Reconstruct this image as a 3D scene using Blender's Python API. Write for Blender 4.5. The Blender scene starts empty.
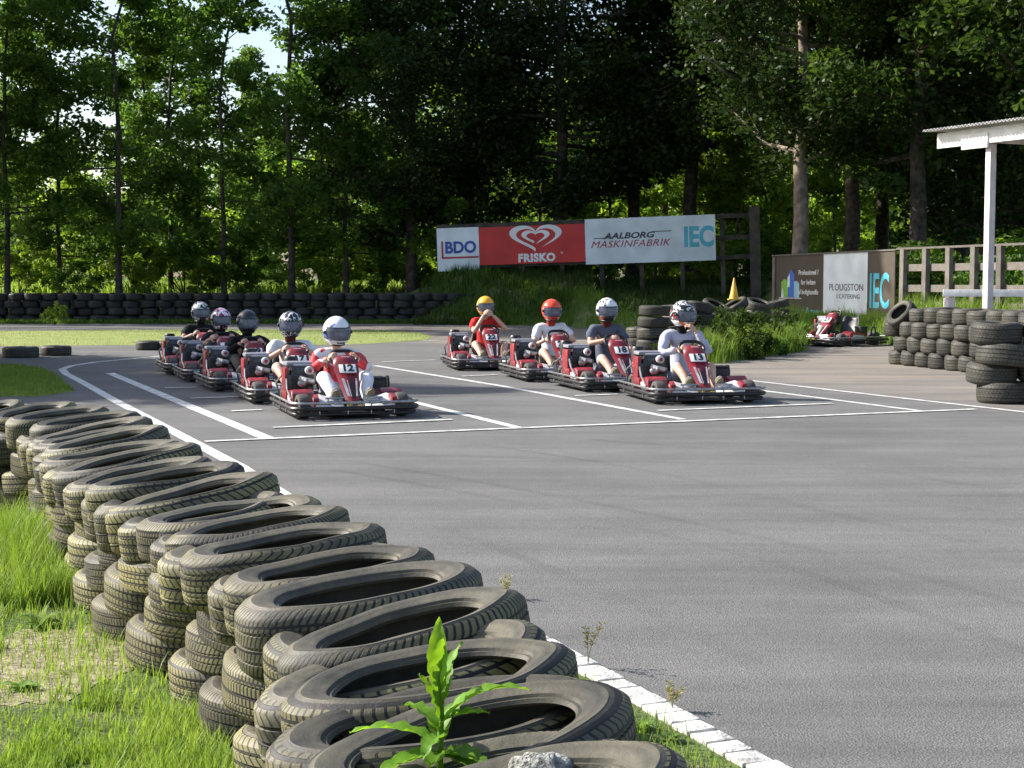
import bpy, bmesh, math, random
import numpy as np
from mathutils import Vector, Matrix, Euler, noise

rng = random.Random(7)
nrg = np.random.default_rng(11)
PI = math.pi
C = bpy.context.scene.collection
scene = bpy.context.scene

# ------------------------------------------------------------------ camera, sky, sun, exposure
H, F, PITCH = 1.5, 1476.0, math.radians(3.95)
cam_d = bpy.data.cameras.new('camera'); cam = bpy.data.objects.new('camera', cam_d); C.objects.link(cam)
cam.location = (0, 0, H); cam.rotation_euler = (math.radians(90) - PITCH, 0, 0)
cam_d.sensor_width = 36; cam_d.lens = F / 1024 * 36; cam_d.clip_end = 2000; cam_d.clip_start = 0.05
scene.camera = cam
SUN_EL, SUN_BACK = math.radians(34), math.radians(16)
S = Vector((-math.cos(SUN_BACK) * math.cos(SUN_EL), math.sin(SUN_BACK) * math.cos(SUN_EL), math.sin(SUN_EL)))
sun_d = bpy.data.lights.new('sun', 'SUN'); sun_d.energy = 5.0; sun_d.angle = math.radians(0.5); sun_d.color = (1.0, 0.95, 0.86)
sun = bpy.data.objects.new('sun', sun_d); C.objects.link(sun)
sun.rotation_euler = (-S).to_track_quat('-Z', 'Y').to_euler(); sun.location = (-20, 0, 30)
world = bpy.data.worlds.new('World'); scene.world = world; world.use_nodes = True
wn = world.node_tree.nodes; wl = world.node_tree.links; wn.clear()
sky = wn.new('ShaderNodeTexSky'); sky.sky_type = 'NISHITA'; sky.sun_disc = False
sky.sun_elevation = SUN_EL; sky.sun_rotation = math.atan2(S.x, S.y)
sky.air_density = 1.0; sky.dust_density = 2.2; sky.ozone_density = 1.0
bg = wn.new('ShaderNodeBackground'); bg.inputs['Strength'].default_value = 0.12
wo = wn.new('ShaderNodeOutputWorld')
wl.new(sky.outputs[0], bg.inputs[0]); wl.new(bg.outputs[0], wo.inputs[0])
scene.view_settings.view_transform = 'Standard'; scene.view_settings.look = 'None'
scene.view_settings.exposure = 1.0; scene.view_settings.gamma = 1.0
try: scene.view_settings.use_curve_mapping = False
except Exception: pass
scene.render.engine = 'CYCLES'
scene.cycles.max_bounces = 7; scene.cycles.diffuse_bounces = 3; scene.cycles.transmission_bounces = 5
scene.cycles.transparent_max_bounces = 6
scene.cycles.use_denoising = True

# ------------------------------------------------------------------ placing helpers
def ray(u, v):
    f = Vector((0, math.cos(PITCH), -math.sin(PITCH))); up = Vector((0, math.sin(PITCH), math.cos(PITCH)))
    return f + up * ((384 - v) / F) + Vector((1, 0, 0)) * ((u - 512) / F)
def gp(u, v, z=0.0):
    d = ray(u, v); t = (z - H) / d.z
    return Vector((0, 0, H)) + d * t
def ap(u, v, y):
    d = ray(u, v); return Vector((0, 0, H)) + d * (y / d.y)
def bound(x):    # where the verge begins to rise
    pts = [(-60, 54), (-3, 54), (2.0, 50), (5.2, 33.5), (8.3, 37.5), (9.3, 34.5), (10.5, 30), (14, 27), (40, 24)]
    for (x0, y0), (x1, y1) in zip(pts, pts[1:]):
        if x <= x1: return y0 + (y1 - y0) * max(0, (x - x0)) / (x1 - x0)
    return 24
def ground_h(x, y):
    d = y - bound(x)
    if d <= 0: return 0.0
    top = 0.95 if x < 3 else (0.45 if x < 9.5 else .8)
    sm_ = lambda q: (lambda c: c * c * (3 - 2 * c))(min(1, max(0, q)))
    rise = 1.0 * sm_((x + 4.5) / 2.5) * sm_((12 - x) / 3) * sm_((y - 52) / 4.5)
    t = min(1, d / 2.6); return rise + top * t * t * (3 - 2 * t) + max(0, y - 75) * 0.004

# ------------------------------------------------------------------ materials
MATS = {}
def nodes_of(m): return m.node_tree.nodes, m.node_tree.links
def mat(name, col, rough=0.6, metal=0.0, var=0.12, vscale=6.0, bump=0.0, bscale=40.0, col2=None, spec=0.5, coat=0.0, rnd=0.0):
    if name in MATS: return MATS[name]
    m = bpy.data.materials.new(name); m.use_nodes = True; N, L = nodes_of(m); b = N['Principled BSDF']
    b.inputs['Roughness'].default_value = rough; b.inputs['Metallic'].default_value = metal
    b.inputs['Specular IOR Level'].default_value = spec; b.inputs['Coat Weight'].default_value = coat
    tc = N.new('ShaderNodeTexCoord'); nz = N.new('ShaderNodeTexNoise'); nz.inputs['Scale'].default_value = vscale; nz.inputs['Detail'].default_value = 5
    L.new(tc.outputs['Object'], nz.inputs['Vector'])
    mx = N.new('ShaderNodeMix'); mx.data_type = 'RGBA'
    c2 = col2 if col2 else tuple(c * (1 - 2.2 * var) for c in col)
    c1 = col if col2 else tuple(min(1, c * (1 + var)) for c in col)
    rp = N.new('ShaderNodeValToRGB'); rp.color_ramp.elements[0].position = 0.35; rp.color_ramp.elements[1].position = 0.65
    L.new(nz.outputs[0], rp.inputs[0]); L.new(rp.outputs[0], mx.inputs[0])
    mx.inputs[6].default_value = (*c1, 1); mx.inputs[7].default_value = (*c2, 1)
    out = mx.outputs[2]
    if rnd:
        oi = N.new('ShaderNodeObjectInfo'); hs = N.new('ShaderNodeHueSaturation'); mr = N.new('ShaderNodeMapRange')
        mr.inputs[3].default_value = 1 - rnd; mr.inputs[4].default_value = 1 + rnd
        L.new(oi.outputs['Random'], mr.inputs[0]); L.new(mr.outputs[0], hs.inputs['Value']); L.new(out, hs.inputs['Color']); out = hs.outputs[0]
    L.new(out, b.inputs['Base Color'])
    if bump:
        n2 = N.new('ShaderNodeTexNoise'); n2.inputs['Scale'].default_value = bscale; n2.inputs['Detail'].default_value = 6
        L.new(tc.outputs['Object'], n2.inputs['Vector']); bp = N.new('ShaderNodeBump'); bp.inputs['Strength'].default_value = bump; bp.inputs['Distance'].default_value = 0.02
        L.new(n2.outputs[0], bp.inputs['Height']); L.new(bp.outputs[0], b.inputs['Normal'])
    MATS[name] = m; return m

def leaf_mat(name, col, col2, trans=0.45, scale=0.5):
    m = bpy.data.materials.new(name); m.use_nodes = True; N, L = nodes_of(m); N.clear()
    out = N.new('ShaderNodeOutputMaterial'); tc = N.new('ShaderNodeTexCoord'); nz = N.new('ShaderNodeTexNoise')
    nz.inputs['Scale'].default_value = scale; nz.inputs['Detail'].default_value = 8; nz.inputs['Roughness'].default_value = 0.8
    L.new(tc.outputs['Object'], nz.inputs['Vector'])
    rp = N.new('ShaderNodeValToRGB'); rp.color_ramp.elements[0].position = 0.35; rp.color_ramp.elements[1].position = 0.68
    rp.color_ramp.elements[0].color = (*col, 1); rp.color_ramp.elements[1].color = (*col2, 1)
    L.new(nz.outputs[0], rp.inputs[0])
    oi = N.new('ShaderNodeObjectInfo'); hs = N.new('ShaderNodeHueSaturation'); mr = N.new('ShaderNodeMapRange')
    mr.inputs[3].default_value = 0.75; mr.inputs[4].default_value = 1.25
    L.new(oi.outputs['Random'], mr.inputs[0]); L.new(mr.outputs[0], hs.inputs['Value']); L.new(rp.outputs[0], hs.inputs['Color'])
    p = N.new('ShaderNodeBsdfPrincipled'); p.inputs['Roughness'].default_value = 0.45; p.inputs['Specular IOR Level'].default_value = 0.18
    t = N.new('ShaderNodeBsdfTranslucent'); hs2 = N.new('ShaderNodeHueSaturation'); hs2.inputs['Hue'].default_value = 0.485; hs2.inputs['Value'].default_value = 1.7; hs2.inputs['Saturation'].default_value = 1.1
    L.new(hs.outputs[0], p.inputs['Base Color']); L.new(hs.outputs[0], hs2.inputs['Color']); L.new(hs2.outputs[0], t.inputs['Color'])
    ms = N.new('ShaderNodeMixShader'); ms.inputs[0].default_value = trans
    L.new(p.outputs[0], ms.inputs[1]); L.new(t.outputs[0], ms.inputs[2]); L.new(ms.outputs[0], out.inputs[0])
    return m

def math_node(N, L, op, a, b=None, c=None):
    n = N.new('ShaderNodeMath'); n.operation = op
    for i, x in enumerate((a, b, c)):
        if x is None: continue
        if isinstance(x, (int, float)): n.inputs[i].default_value = x
        else: L.new(x, n.inputs[i])
    return n.outputs[0]

def tyre_mat(name, blk, rows, slant, vee, dusty, lichen, zig=0.0):
    """rubber with a moulded tread on the rim face, dust and algae"""
    m = bpy.data.materials.new(name); m.use_nodes = True; N, L = nodes_of(m); b = N['Principled BSDF']
    tc = N.new('ShaderNodeTexCoord'); sp = N.new('ShaderNodeSeparateXYZ'); at_ = N.new('ShaderNodeAttribute'); at_.attribute_name = 'rest'; L.new(at_.outputs['Vector'], sp.inputs[0])
    X, Y, Z = sp.outputs
    ang = math_node(N, L, 'ARCTAN2', Y, X); arc = math_node(N, L, 'MULTIPLY', ang, 0.31)
    rr = math_node(N, L, 'SQRT', math_node(N, L, 'ADD', math_node(N, L, 'MULTIPLY', X, X), math_node(N, L, 'MULTIPLY', Y, Y)))
    za = math_node(N, L, 'ABSOLUTE', Z)
    zz = math_node(N, L, 'ADD', math_node(N, L, 'MULTIPLY', Z, slant), math_node(N, L, 'MULTIPLY', za, vee))
    wob = math_node(N, L, 'MULTIPLY', math_node(N, L, 'SINE', math_node(N, L, 'MULTIPLY', Z, 130.0)), zig)
    sx = math_node(N, L, 'ADD', math_node(N, L, 'ADD', arc, zz), wob)
    cb = N.new('ShaderNodeCombineXYZ'); L.new(sx, cb.inputs[0]); L.new(math_node(N, L, 'ADD', Z, 0.5), cb.inputs[1])
    br = N.new('ShaderNodeTexBrick'); br.inputs['Scale'].default_value = 1.0; br.inputs['Brick Width'].default_value = blk; br.inputs['Row Height'].default_value = rows
    br.inputs['Mortar Size'].default_value = 0.0042; br.inputs['Mortar Smooth'].default_value = 0.15; br.offset = 0.5
    L.new(cb.outputs[0], br.inputs['Vector'])
    edge = N.new('ShaderNodeAttribute'); edge.attribute_name = 'tread_zone'; tread = math_node(N, L, 'GREATER_THAN', edge.outputs['Fac'], 0.5)
    groove = math_node(N, L, 'MULTIPLY', br.outputs['Fac'], tread)
    # dust
    nz = N.new('ShaderNodeTexNoise'); nz.inputs['Scale'].default_value = 7; nz.inputs['Detail'].default_value = 7; nz.inputs['Roughness'].default_value = 0.65
    oi = N.new('ShaderNodeObjectInfo'); va = N.new('ShaderNodeVectorMath'); va.operation = 'ADD'; cb2 = N.new('ShaderNodeCombineXYZ')
    L.new(math_node(N, L, 'MULTIPLY', oi.outputs['Random'], 37.0), cb2.inputs[0]); L.new(tc.outputs['Object'], va.inputs[0]); L.new(cb2.outputs[0], va.inputs[1])
    L.new(va.outputs[0], nz.inputs['Vector'])
    nb = N.new('ShaderNodeTexNoise'); nb.inputs['Scale'].default_value = 3.0; nb.inputs['Detail'].default_value = 3; L.new(va.outputs[0], nb.inputs['Vector'])
    r1 = N.new('ShaderNodeMapRange'); r1.inputs[1].default_value = 0.38; r1.inputs[2].default_value = 0.64; L.new(nz.outputs[0], r1.inputs[0])
    r2 = N.new('ShaderNodeMapRange'); r2.inputs[1].default_value = 0.36; r2.inputs[2].default_value = 0.58; L.new(nb.outputs[0], r2.inputs[0])
    nf = N.new('ShaderNodeTexNoise'); nf.inputs['Scale'].default_value = 38; nf.inputs['Detail'].default_value = 6; nf.inputs['Roughness'].default_value = .75; L.new(va.outputs[0], nf.inputs['Vector'])
    ringf = math_node(N, L, 'ADD', math_node(N, L, 'MULTIPLY', math_node(N, L, 'SINE', math_node(N, L, 'MULTIPLY', rr, 150.0)), .18), .9)
    df = math_node(N, L, 'MULTIPLY', math_node(N, L, 'ADD', math_node(N, L, 'MULTIPLY', r1.outputs[0], .75), math_node(N, L, 'MULTIPLY', nf.outputs[0], .5)), ringf)
    mx = N.new('ShaderNodeMix'); mx.data_type = 'RGBA'; L.new(math_node(N, L, 'MULTIPLY', df, dusty), mx.inputs[0])
    mx.inputs[6].default_value = (0.028, 0.027, 0.026, 1); mx.inputs[7].default_value = (0.135, 0.121, 0.082, 1)
    mx2 = N.new('ShaderNodeMix'); mx2.data_type = 'RGBA'
    L.new(math_node(N, L, 'MULTIPLY', math_node(N, L, 'MULTIPLY', r2.outputs[0], tread), lichen), mx2.inputs[0])
    L.new(mx.outputs[2], mx2.inputs[6]); mx2.inputs[7].default_value = (0.235, 0.21, 0.085, 1)
    mx3 = N.new('ShaderNodeMix'); mx3.data_type = 'RGBA'; L.new(groove, mx3.inputs[0]); L.new(mx2.outputs[2], mx3.inputs[6]); mx3.inputs[7].default_value = (0.012, 0.012, 0.012, 1)
    hs = N.new('ShaderNodeHueSaturation'); mr = N.new('ShaderNodeMapRange'); mr.inputs[3].default_value = 0.7; mr.inputs[4].default_value = 1.3
    L.new(oi.outputs['Random'], mr.inputs[0]); L.new(mr.outputs[0], hs.inputs['Value']); L.new(mx3.outputs[2], hs.inputs['Color'])
    L.new(hs.outputs[0], b.inputs['Base Color']); b.inputs['Roughness'].default_value = 0.62; b.inputs['Specular IOR Level'].default_value = 0.45
    # bump: grooves, sidewall rings, fine cracks
    rings = math_node(N, L, 'MULTIPLY', math_node(N, L, 'SINE', math_node(N, L, 'MULTIPLY', rr, 210.0)), math_node(N, L, 'SUBTRACT', 1.0, tread))
    h = math_node(N, L, 'ADD', math_node(N, L, 'MULTIPLY', groove, -1.0), math_node(N, L, 'MULTIPLY', rings, 0.03))
    h2 = math_node(N, L, 'ADD', math_node(N, L, 'ADD', h, math_node(N, L, 'MULTIPLY', nz.outputs[0], 0.5)), math_node(N, L, 'MULTIPLY', nf.outputs[0], .35))
    bp = N.new('ShaderNodeBump'); bp.inputs['Strength'].default_value = 0.9; bp.inputs['Distance'].default_value = 0.007
    L.new(h2, bp.inputs['Height']); L.new(bp.outputs[0], b.inputs['Normal'])
    return m

# ------------------------------------------------------------------ mesh helpers
class MB:
    def __init__(s): s.v, s.f, s.m = [], [], []
    def add(s, vs, fs, mi=0):
        o = len(s.v); s.v += [tuple(x) for x in vs]; s.f += [tuple(i + o for i in f) for f in fs]; s.m += [mi] * len(fs); return s
    def box(s, c, size, rot=None, mi=0, taper=1.0):
        c = Vector(c); hx, hy, hz = size[0] / 2, size[1] / 2, size[2] / 2
        R = Euler(rot).to_matrix() if rot else Matrix.Identity(3)
        vs = []
        for z in (-hz, hz):
            k = taper if z > 0 else 1
            for x, y in ((-hx, -hy), (hx, -hy), (hx, hy), (-hx, hy)): vs.append(c + R @ Vector((x * k, y * k, z)))
        return s.add(vs, [(3, 2, 1, 0), (4, 5, 6, 7), (0, 1, 5, 4), (1, 2, 6, 5), (2, 3, 7, 6), (3, 0, 4, 7)], mi)
    def tube(s, pts, r, n=8, mi=0, closed=False, cap=True):
        pts = [Vector(p) for p in pts]; k = len(pts); rs = r if isinstance(r, (list, tuple)) else [r] * k
        vs, fs = [], []; prev = None
        for i, p in enumerate(pts):
            if closed: t = pts[(i + 1) % k] - pts[i - 1]
            else: t = pts[min(i + 1, k - 1)] - pts[max(i - 1, 0)]
            t = t.normalized() if t.length > 1e-9 else Vector((0, 0, 1))
            if prev is None: a = t.orthogonal().normalized()
            else:
                a = prev - t * prev.dot(t); a = a.normalized() if a.length > 1e-6 else t.orthogonal().normalized()
            prev = a; b = t.cross(a)
            for j in range(n):
                q = 2 * PI * j / n; vs.append(p + (a * math.cos(q) + b * math.sin(q)) * rs[i])
        for i in range(k if closed else k - 1):
            for j in range(n):
                i2 = (i + 1) % k; fs.append((i * n + j, i * n + (j + 1) % n, i2 * n + (j + 1) % n, i2 * n + j))
        if cap and not closed: fs += [tuple(reversed(range(n))), tuple(range((k - 1) * n, k * n))]
        return s.add(vs, fs, mi)
    def lathe(s, prof, n=24, M=None, mi=0, closed=False):
        M = M or Matrix.Identity(4); vs, fs = [], []; k = len(prof)
        for j in range(n):
            q = 2 * PI * j / n
            for r, z in prof: vs.append(M @ Vector((r * math.cos(q), r * math.sin(q), z)))
        for j in range(n):
            j2 = (j + 1) % n
            for i in range(k if closed else k - 1):
                i2 = (i + 1) % k; fs.append((j * k + i, j2 * k + i, j2 * k + i2, j * k + i2))
        return s.add(vs, fs, mi)
    def ellipsoid(s, c, r, n=14, m=9, M=None, mi=0):
        c = Vector(c); prof = [(math.cos(-PI / 2 + PI * i / m), math.sin(-PI / 2 + PI * i / m)) for i in range(m + 1)]
        T = Matrix.Translation(c) @ (M.to_4x4() if M else Matrix.Identity(4)) @ Matrix.Diagonal((r[0], r[1], r[2], 1))
        return s.lathe(prof, n, T, mi)
    def prism(s, poly, axis, a, b, mi=0, xf=None):
        """poly of 2-D points extruded from a to b along axis ('x','y','z')"""
        def P(p, t): return {'x': Vector((t, p[0], p[1])), 'y': Vector((p[0], t, p[1])), 'z': Vector((p[0], p[1], t))}[axis]
        n = len(poly); vs = [P(p, a) for p in poly] + [P(p, b) for p in poly]
        if xf: vs = [xf @ v for v in vs]
        fs = [tuple(reversed(range(n))), tuple(range(n, 2 * n))] + [(i, (i + 1) % n, (i + 1) % n + n, i + n) for i in range(n)]
        return s.add(vs, fs, mi)
    def mesh(s, name, mats, smooth=35):
        me = bpy.data.meshes.new(name); me.from_pydata(s.v, [], s.f)
        for m in (mats if isinstance(mats, (list, tuple)) else [mats]): me.materials.append(m)
        me.polygons.foreach_set('material_index', s.m)
        if smooth:
            me.polygons.foreach_set('use_smooth', [True] * len(s.f)); me.update()
            try: me.set_sharp_from_angle(angle=math.radians(smooth))
            except Exception: pass
        me.update(); return me
    def build(s, name, mats, parent=None, smooth=35, bevel=0):
        me = s.mesh(name, mats, smooth)
        if bevel:
            bm = bmesh.new(); bm.from_mesh(me)
            bmesh.ops.recalc_face_normals(bm, faces=bm.faces)
            es = [e for e in bm.edges if len(e.link_faces) == 2 and e.calc_face_angle(0) > 0.6]
            bmesh.ops.bevel(bm, geom=es, offset=bevel, segments=2, affect='EDGES', profile=0.6, clamp_overlap=True)
            bm.to_mesh(me); bm.free()
            me.polygons.foreach_set('use_smooth', [True] * len(me.polygons))
            try: me.set_sharp_from_angle(angle=math.radians(40))
            except Exception: pass
        o = bpy.data.objects.new(name, me); C.objects.link(o)
        if parent: o.parent = parent
        return o

def tag(o, label=None, cat=None, group=None, kind=None):
    if label: o['label'] = label
    if cat: o['category'] = cat
    if group: o['group'] = group
    if kind: o['kind'] = kind
    return o
def thing(name, label, cat, loc=(0, 0, 0), rz=0.0, group=None):
    o = bpy.data.objects.new(name, None); C.objects.link(o); o.location = loc; o.rotation_euler = (0, 0, rz); o.empty_display_size = 0.2
    return tag(o, label, cat, group)
def copy_tree(o, parent=None):
    c = o.copy(); C.objects.link(c); c.parent = parent
    for ch in list(o.children): copy_tree(ch, c)
    return c
def mesh_np(name, V, Fq, m, smooth=False):
    me = bpy.data.meshes.new(name); n = len(V); k = Fq.shape[1]; nf = len(Fq)
    me.vertices.add(n); me.vertices.foreach_set('co', V.astype(np.float32).ravel())
    me.loops.add(nf * k); me.loops.foreach_set('vertex_index', Fq.astype(np.int32).ravel())
    me.polygons.add(nf); me.polygons.foreach_set('loop_start', np.arange(0, nf * k, k, dtype=np.int32))
    try: me.polygons.foreach_set('loop_total', np.full(nf, k, dtype=np.int32))
    except Exception: pass
    me.materials.append(m); me.update(calc_edges=True); me.validate(); return me
def text(name, s, size, M, m, parent=None, shear=0.0, bold=0.0, align='CENTER', ext=0.002, spacing=1.0, sx=1.0):
    cu = bpy.data.curves.new(name, 'FONT'); cu.body = s; cu.size = size; cu.align_x = align; cu.align_y = 'CENTER'; cu.shear = shear
    cu.offset = bold; cu.extrude = ext; cu.space_character = spacing; cu.resolution_u = 4; cu.materials.append(m)
    o = bpy.data.objects.new(name, cu); C.objects.link(o)
    if parent: o.parent = parent
    dg = bpy.context.evaluated_depsgraph_get(); dg.update(); me = bpy.data.meshes.new_from_object(o.evaluated_get(dg)); bpy.data.objects.remove(o); bpy.data.curves.remove(cu)
    o = bpy.data.objects.new(name, me); C.objects.link(o)
    if parent: o.parent = parent
    o.matrix_local = M @ Matrix.Diagonal((sx, 1, 1, 1)); return o

# ------------------------------------------------------------------ the ground
def ground_material():
    m = bpy.data.materials.new('earth_and_turf'); m.use_nodes = True; N, L = nodes_of(m); b = N['Principled BSDF']
    g = N.new('ShaderNodeNewGeometry')
    def nz(sc, d=6):
        n = N.new('ShaderNodeTexNoise'); n.inputs['Scale'].default_value = sc; n.inputs['Detail'].default_value = d; L.new(g.outputs['Position'], n.inputs['Vector']); return n.outputs[0]
    def ramp(i, a, c1, e, c2):
        r = N.new('ShaderNodeValToRGB'); r.color_ramp.elements[0].position = a; r.color_ramp.elements[1].position = e
        r.color_ramp.elements[0].color = (*c1, 1); r.color_ramp.elements[1].color = (*c2, 1); L.new(i, r.inputs[0]); return r.outputs[0]
    grass = ramp(nz(9), .35, (0.045, 0.085, 0.016), .7, (0.11, 0.15, 0.035))
    dirt = ramp(nz(30), .3, (0.13, 0.10, 0.065), .7, (0.30, 0.25, 0.18))
    mx = N.new('ShaderNodeMix'); mx.data_type = 'RGBA'
    r = N.new('ShaderNodeMapRange'); r.inputs[1].default_value = 0.56; r.inputs[2].default_value = 0.66; L.new(nz(1.3, 5), r.inputs[0])
    L.new(r.outputs[0], mx.inputs[0]); L.new(grass, mx.inputs[6]); L.new(dirt, mx.inputs[7]); L.new(mx.outputs[2], b.inputs['Base Color'])
    b.inputs['Roughness'].default_value = 0.95
    bp = N.new('ShaderNodeBump'); bp.inputs['Strength'].default_value = 0.8; bp.inputs['Distance'].default_value = 0.03; L.new(nz(45), bp.inputs['Height']); L.new(bp.outputs[0], b.inputs['Normal'])
    return m
GROUND = ground_material()
def build_ground():
    xs = np.unique(np.concatenate([np.linspace(-600, -40, 12), np.linspace(-40, 40, 161), np.linspace(40, 600, 12)]))
    ys = np.unique(np.concatenate([np.linspace(-60, 20, 10), np.linspace(20, 80, 161), np.linspace(80, 900, 24)]))
    nx, ny = len(xs), len(ys); V = np.zeros((nx * ny, 3)); k = 0
    for j in range(ny):
        for i in range(nx):
            V[k] = (xs[i], ys[j], ground_h(xs[i], ys[j]) + (0.0 if ys[j] < 55 else 0.08 * noise.noise(Vector((xs[i] * .5, ys[j] * .5, 0))))); k += 1
    a = np.arange(nx * ny).reshape(ny, nx)
    Fq = np.stack([a[:-1, :-1], a[:-1, 1:], a[1:, 1:], a[1:, :-1]], -1).reshape(-1, 4)
    me = mesh_np('ground', V, Fq, GROUND); me.polygons.foreach_set('use_smooth', [True] * len(Fq))
    o = bpy.data.objects.new('ground', me); C.objects.link(o); tag(o, kind='structure')
build_ground()

def asphalt_material():
    m = bpy.data.materials.new('asphalt'); m.use_nodes = True; N, L = nodes_of(m); b = N['Principled BSDF']
    g = N.new('ShaderNodeNewGeometry'); sp = N.new('ShaderNodeSeparateXYZ'); L.new(g.outputs['Position'], sp.inputs[0])
    def nz(sc, d=6, vec=None, ro=.55):
        n = N.new('ShaderNodeTexNoise'); n.inputs['Scale'].default_value = sc; n.inputs['Detail'].default_value = d; n.inputs['Roughness'].default_value = ro
        L.new(vec or g.outputs['Position'], n.inputs['Vector']); return n.outputs[0]
    def mr(i, a, c, d=0, e=1):
        r = N.new('ShaderNodeMapRange'); r.inputs[1].default_value = a; r.inputs[2].default_value = c; r.inputs[3].default_value = d; r.inputs[4].default_value = e; L.new(i, r.inputs[0]); return r.outputs[0]
    # aggregate speckle
    vo = N.new('ShaderNodeTexVoronoi'); vo.inputs['Scale'].default_value = 120; L.new(g.outputs['Position'], vo.inputs['Vector'])
    c0 = N.new('ShaderNodeMix'); c0.data_type = 'RGBA'; L.new(mr(nz(150, 3), .35, .7), c0.inputs[0]); c0.inputs[6].default_value = (0.094, 0.093, 0.092, 1); c0.inputs[7].default_value = (0.20, 0.197, 0.192, 1)
    # streaks along the driving line
    mp = N.new('ShaderNodeMapping'); mp.inputs['Rotation'].default_value = (0, 0, -math.radians(112.75)); mp.inputs['Scale'].default_value = (0.16, 2.2, 1); L.new(g.outputs['Position'], mp.inputs['Vector'])
    st = nz(1.0, 6, mp.outputs[0], .7)
    mp2 = N.new('ShaderNodeMapping'); mp2.inputs['Rotation'].default_value = (0, 0, math.radians(12)); mp2.inputs['Scale'].default_value = (0.12, 1.1, 1); L.new(g.outputs['Position'], mp2.inputs['Vector'])
    st2 = nz(1.0, 7, mp2.outputs[0], .7)
    c1 = N.new('ShaderNodeMix'); c1.data_type = 'RGBA'; c1.blend_type = 'MULTIPLY'; c1.inputs[0].default_value = 1
    f = math_node(N, L, 'MULTIPLY', mr(st, .3, .7, .78, 1.15), mr(st2, .3, .7, .96, 1.03))
    f = math_node(N, L, 'MULTIPLY', f, mr(nz(.5, 6, None, .7), .3, .7, .78, 1.15))
    cc = N.new('ShaderNodeCombineColor'); [L.new(f, cc.inputs[i]) for i in range(3)]
    L.new(c0.outputs[2], c1.inputs[6]); L.new(cc.outputs[0], c1.inputs[7])
    # dusty sand blown over the right-hand edge of the track
    side = math_node(N, L, 'ADD', sp.outputs[0], math_node(N, L, 'MULTIPLY', sp.outputs[1], 0.42))
    dm = math_node(N, L, 'MULTIPLY', mr(side, 12.6, 14.2), mr(nz(1.8, 7, mp2.outputs[0], .75), .36, .62))
    dm = math_node(N, L, 'MULTIPLY', dm, 0.62)
    c2 = N.new('ShaderNodeMix'); c2.data_type = 'RGBA'; L.new(dm, c2.inputs[0]); L.new(c1.outputs[2], c2.inputs[6]); c2.inputs[7].default_value = (0.33, 0.27, 0.21, 1)
    L.new(c2.outputs[2], b.inputs['Base Color'])
    b.inputs['Roughness'].default_value = 0.8; b.inputs['Specular IOR Level'].default_value = 0.35
    bp = N.new('ShaderNodeBump'); bp.inputs['Strength'].default_value = 0.55; bp.inputs['Distance'].default_value = 0.006
    L.new(vo.outputs['Distance'], bp.inputs['Height']); L.new(bp.outputs[0], b.inputs['Normal'])
    return m
ASPHALT = asphalt_material()
KX = 2.565                      # inner side of the white edge: x = KX - 0.4194 y
def edge_x(y, off=0.0): return KX + off - 0.4194 * y
def sheet(name, pts, z, m, kind='structure', label=None):
    me = bpy.data.meshes.new(name); me.from_pydata([(p[0], p[1], z) for p in pts], [], [tuple(range(len(pts)))]); me.materials.append(m)
    bm = bmesh.new(); bm.from_mesh(me); bmesh.ops.triangulate(bm, faces=bm.faces)
    for f in bm.faces:
        if f.normal.z < 0: f.normal_flip()
    bm.to_mesh(me); bm.free()
    o = bpy.data.objects.new(name, me); C.objects.link(o); return tag(o, kind=kind)
corner = gp(66, 371)
asph = [(edge_x(0.3, .03), 0.3), (edge_x(12, .03), 12), (edge_x(15.2, .03), 15.2), (-9, 15.3), (-45, 15.6), (-45, 56), (60, 56), (60, 0.3)]
sheet('asphalt_track', asph, 0.004, ASPHALT)
TURF = mat('turf', (0.15, 0.21, 0.045), 0.95, col2=(0.24, 0.27, 0.08), vscale=1.6, bump=.6, bscale=30)
def px_poly(l): return [gp(u, v) for u, v in l]
sheet('turf_island', px_poly([(-200, 398), (40, 397), (74, 392), (66, 384), (56, 376), (44, 370), (20, 366), (-200, 364)]), 0.008, TURF)
sheet('turf_strip', px_poly([(-300, 349), (0, 346.5), (120, 345.5), (260, 346), (360, 344.5), (425, 340.5), (433, 337), (420, 333), (380, 330), (200, 329.5), (0, 331.5), (-300, 334)]), 0.008, TURF)

# painted lines
PAINT = mat('white_road_paint', (0.62, 0.62, 0.6), 0.6, var=0.16, vscale=7, bump=.3, bscale=90)
def line(name, pts, w, z=0.008):
    P = [gp(*p) if not isinstance(p, Vector) else p for p in pts]; mb = MB(); vs = []; n = len(P)
    for i, p in enumerate(P):
        t = (P[min(i + 1, n - 1)] - P[max(i - 1, 0)]).normalized(); s = Vector((-t.y, t.x, 0)) * (w / 2)
        vs += [(p.x - s.x, p.y - s.y, z), (p.x + s.x, p.y + s.y, z)]
    mb.add(vs, [(2 * i, 2 * i + 2, 2 * i + 3, 2 * i + 1) for i in range(n - 1)])
    o = mb.build(name, PAINT, smooth=0); return tag(o, kind='structure')
line('edge_line', [Vector((edge_x(9.95, .13), 9.95, 0)), (240, 467.5), (113, 400), (85, 384), (66, 374), (62, 369.5), (72, 366), (95, 362.5), (175, 355), (230, 351)], 0.13)
line('lane_marking', [(110, 373.5), (270, 440)], 0.15)
line('lane_marking', [(300, 374.5), (517, 428)], 0.12)
line('lane_marking', [(375, 366), (497, 385.6), (683, 420)], 0.11)
line('lane_marking', [(700, 382.5), (762, 391), (921, 411.5)], 0.10)
line('lane_marking', [(730, 378.5), (758, 382), (890, 397.4), (1024, 412.7), (1200, 432)], 0.10, z=0.0105)
line('start_line', [(205, 442.5), (400, 434), (975, 410)], 0.10, z=0.0130)
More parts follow.
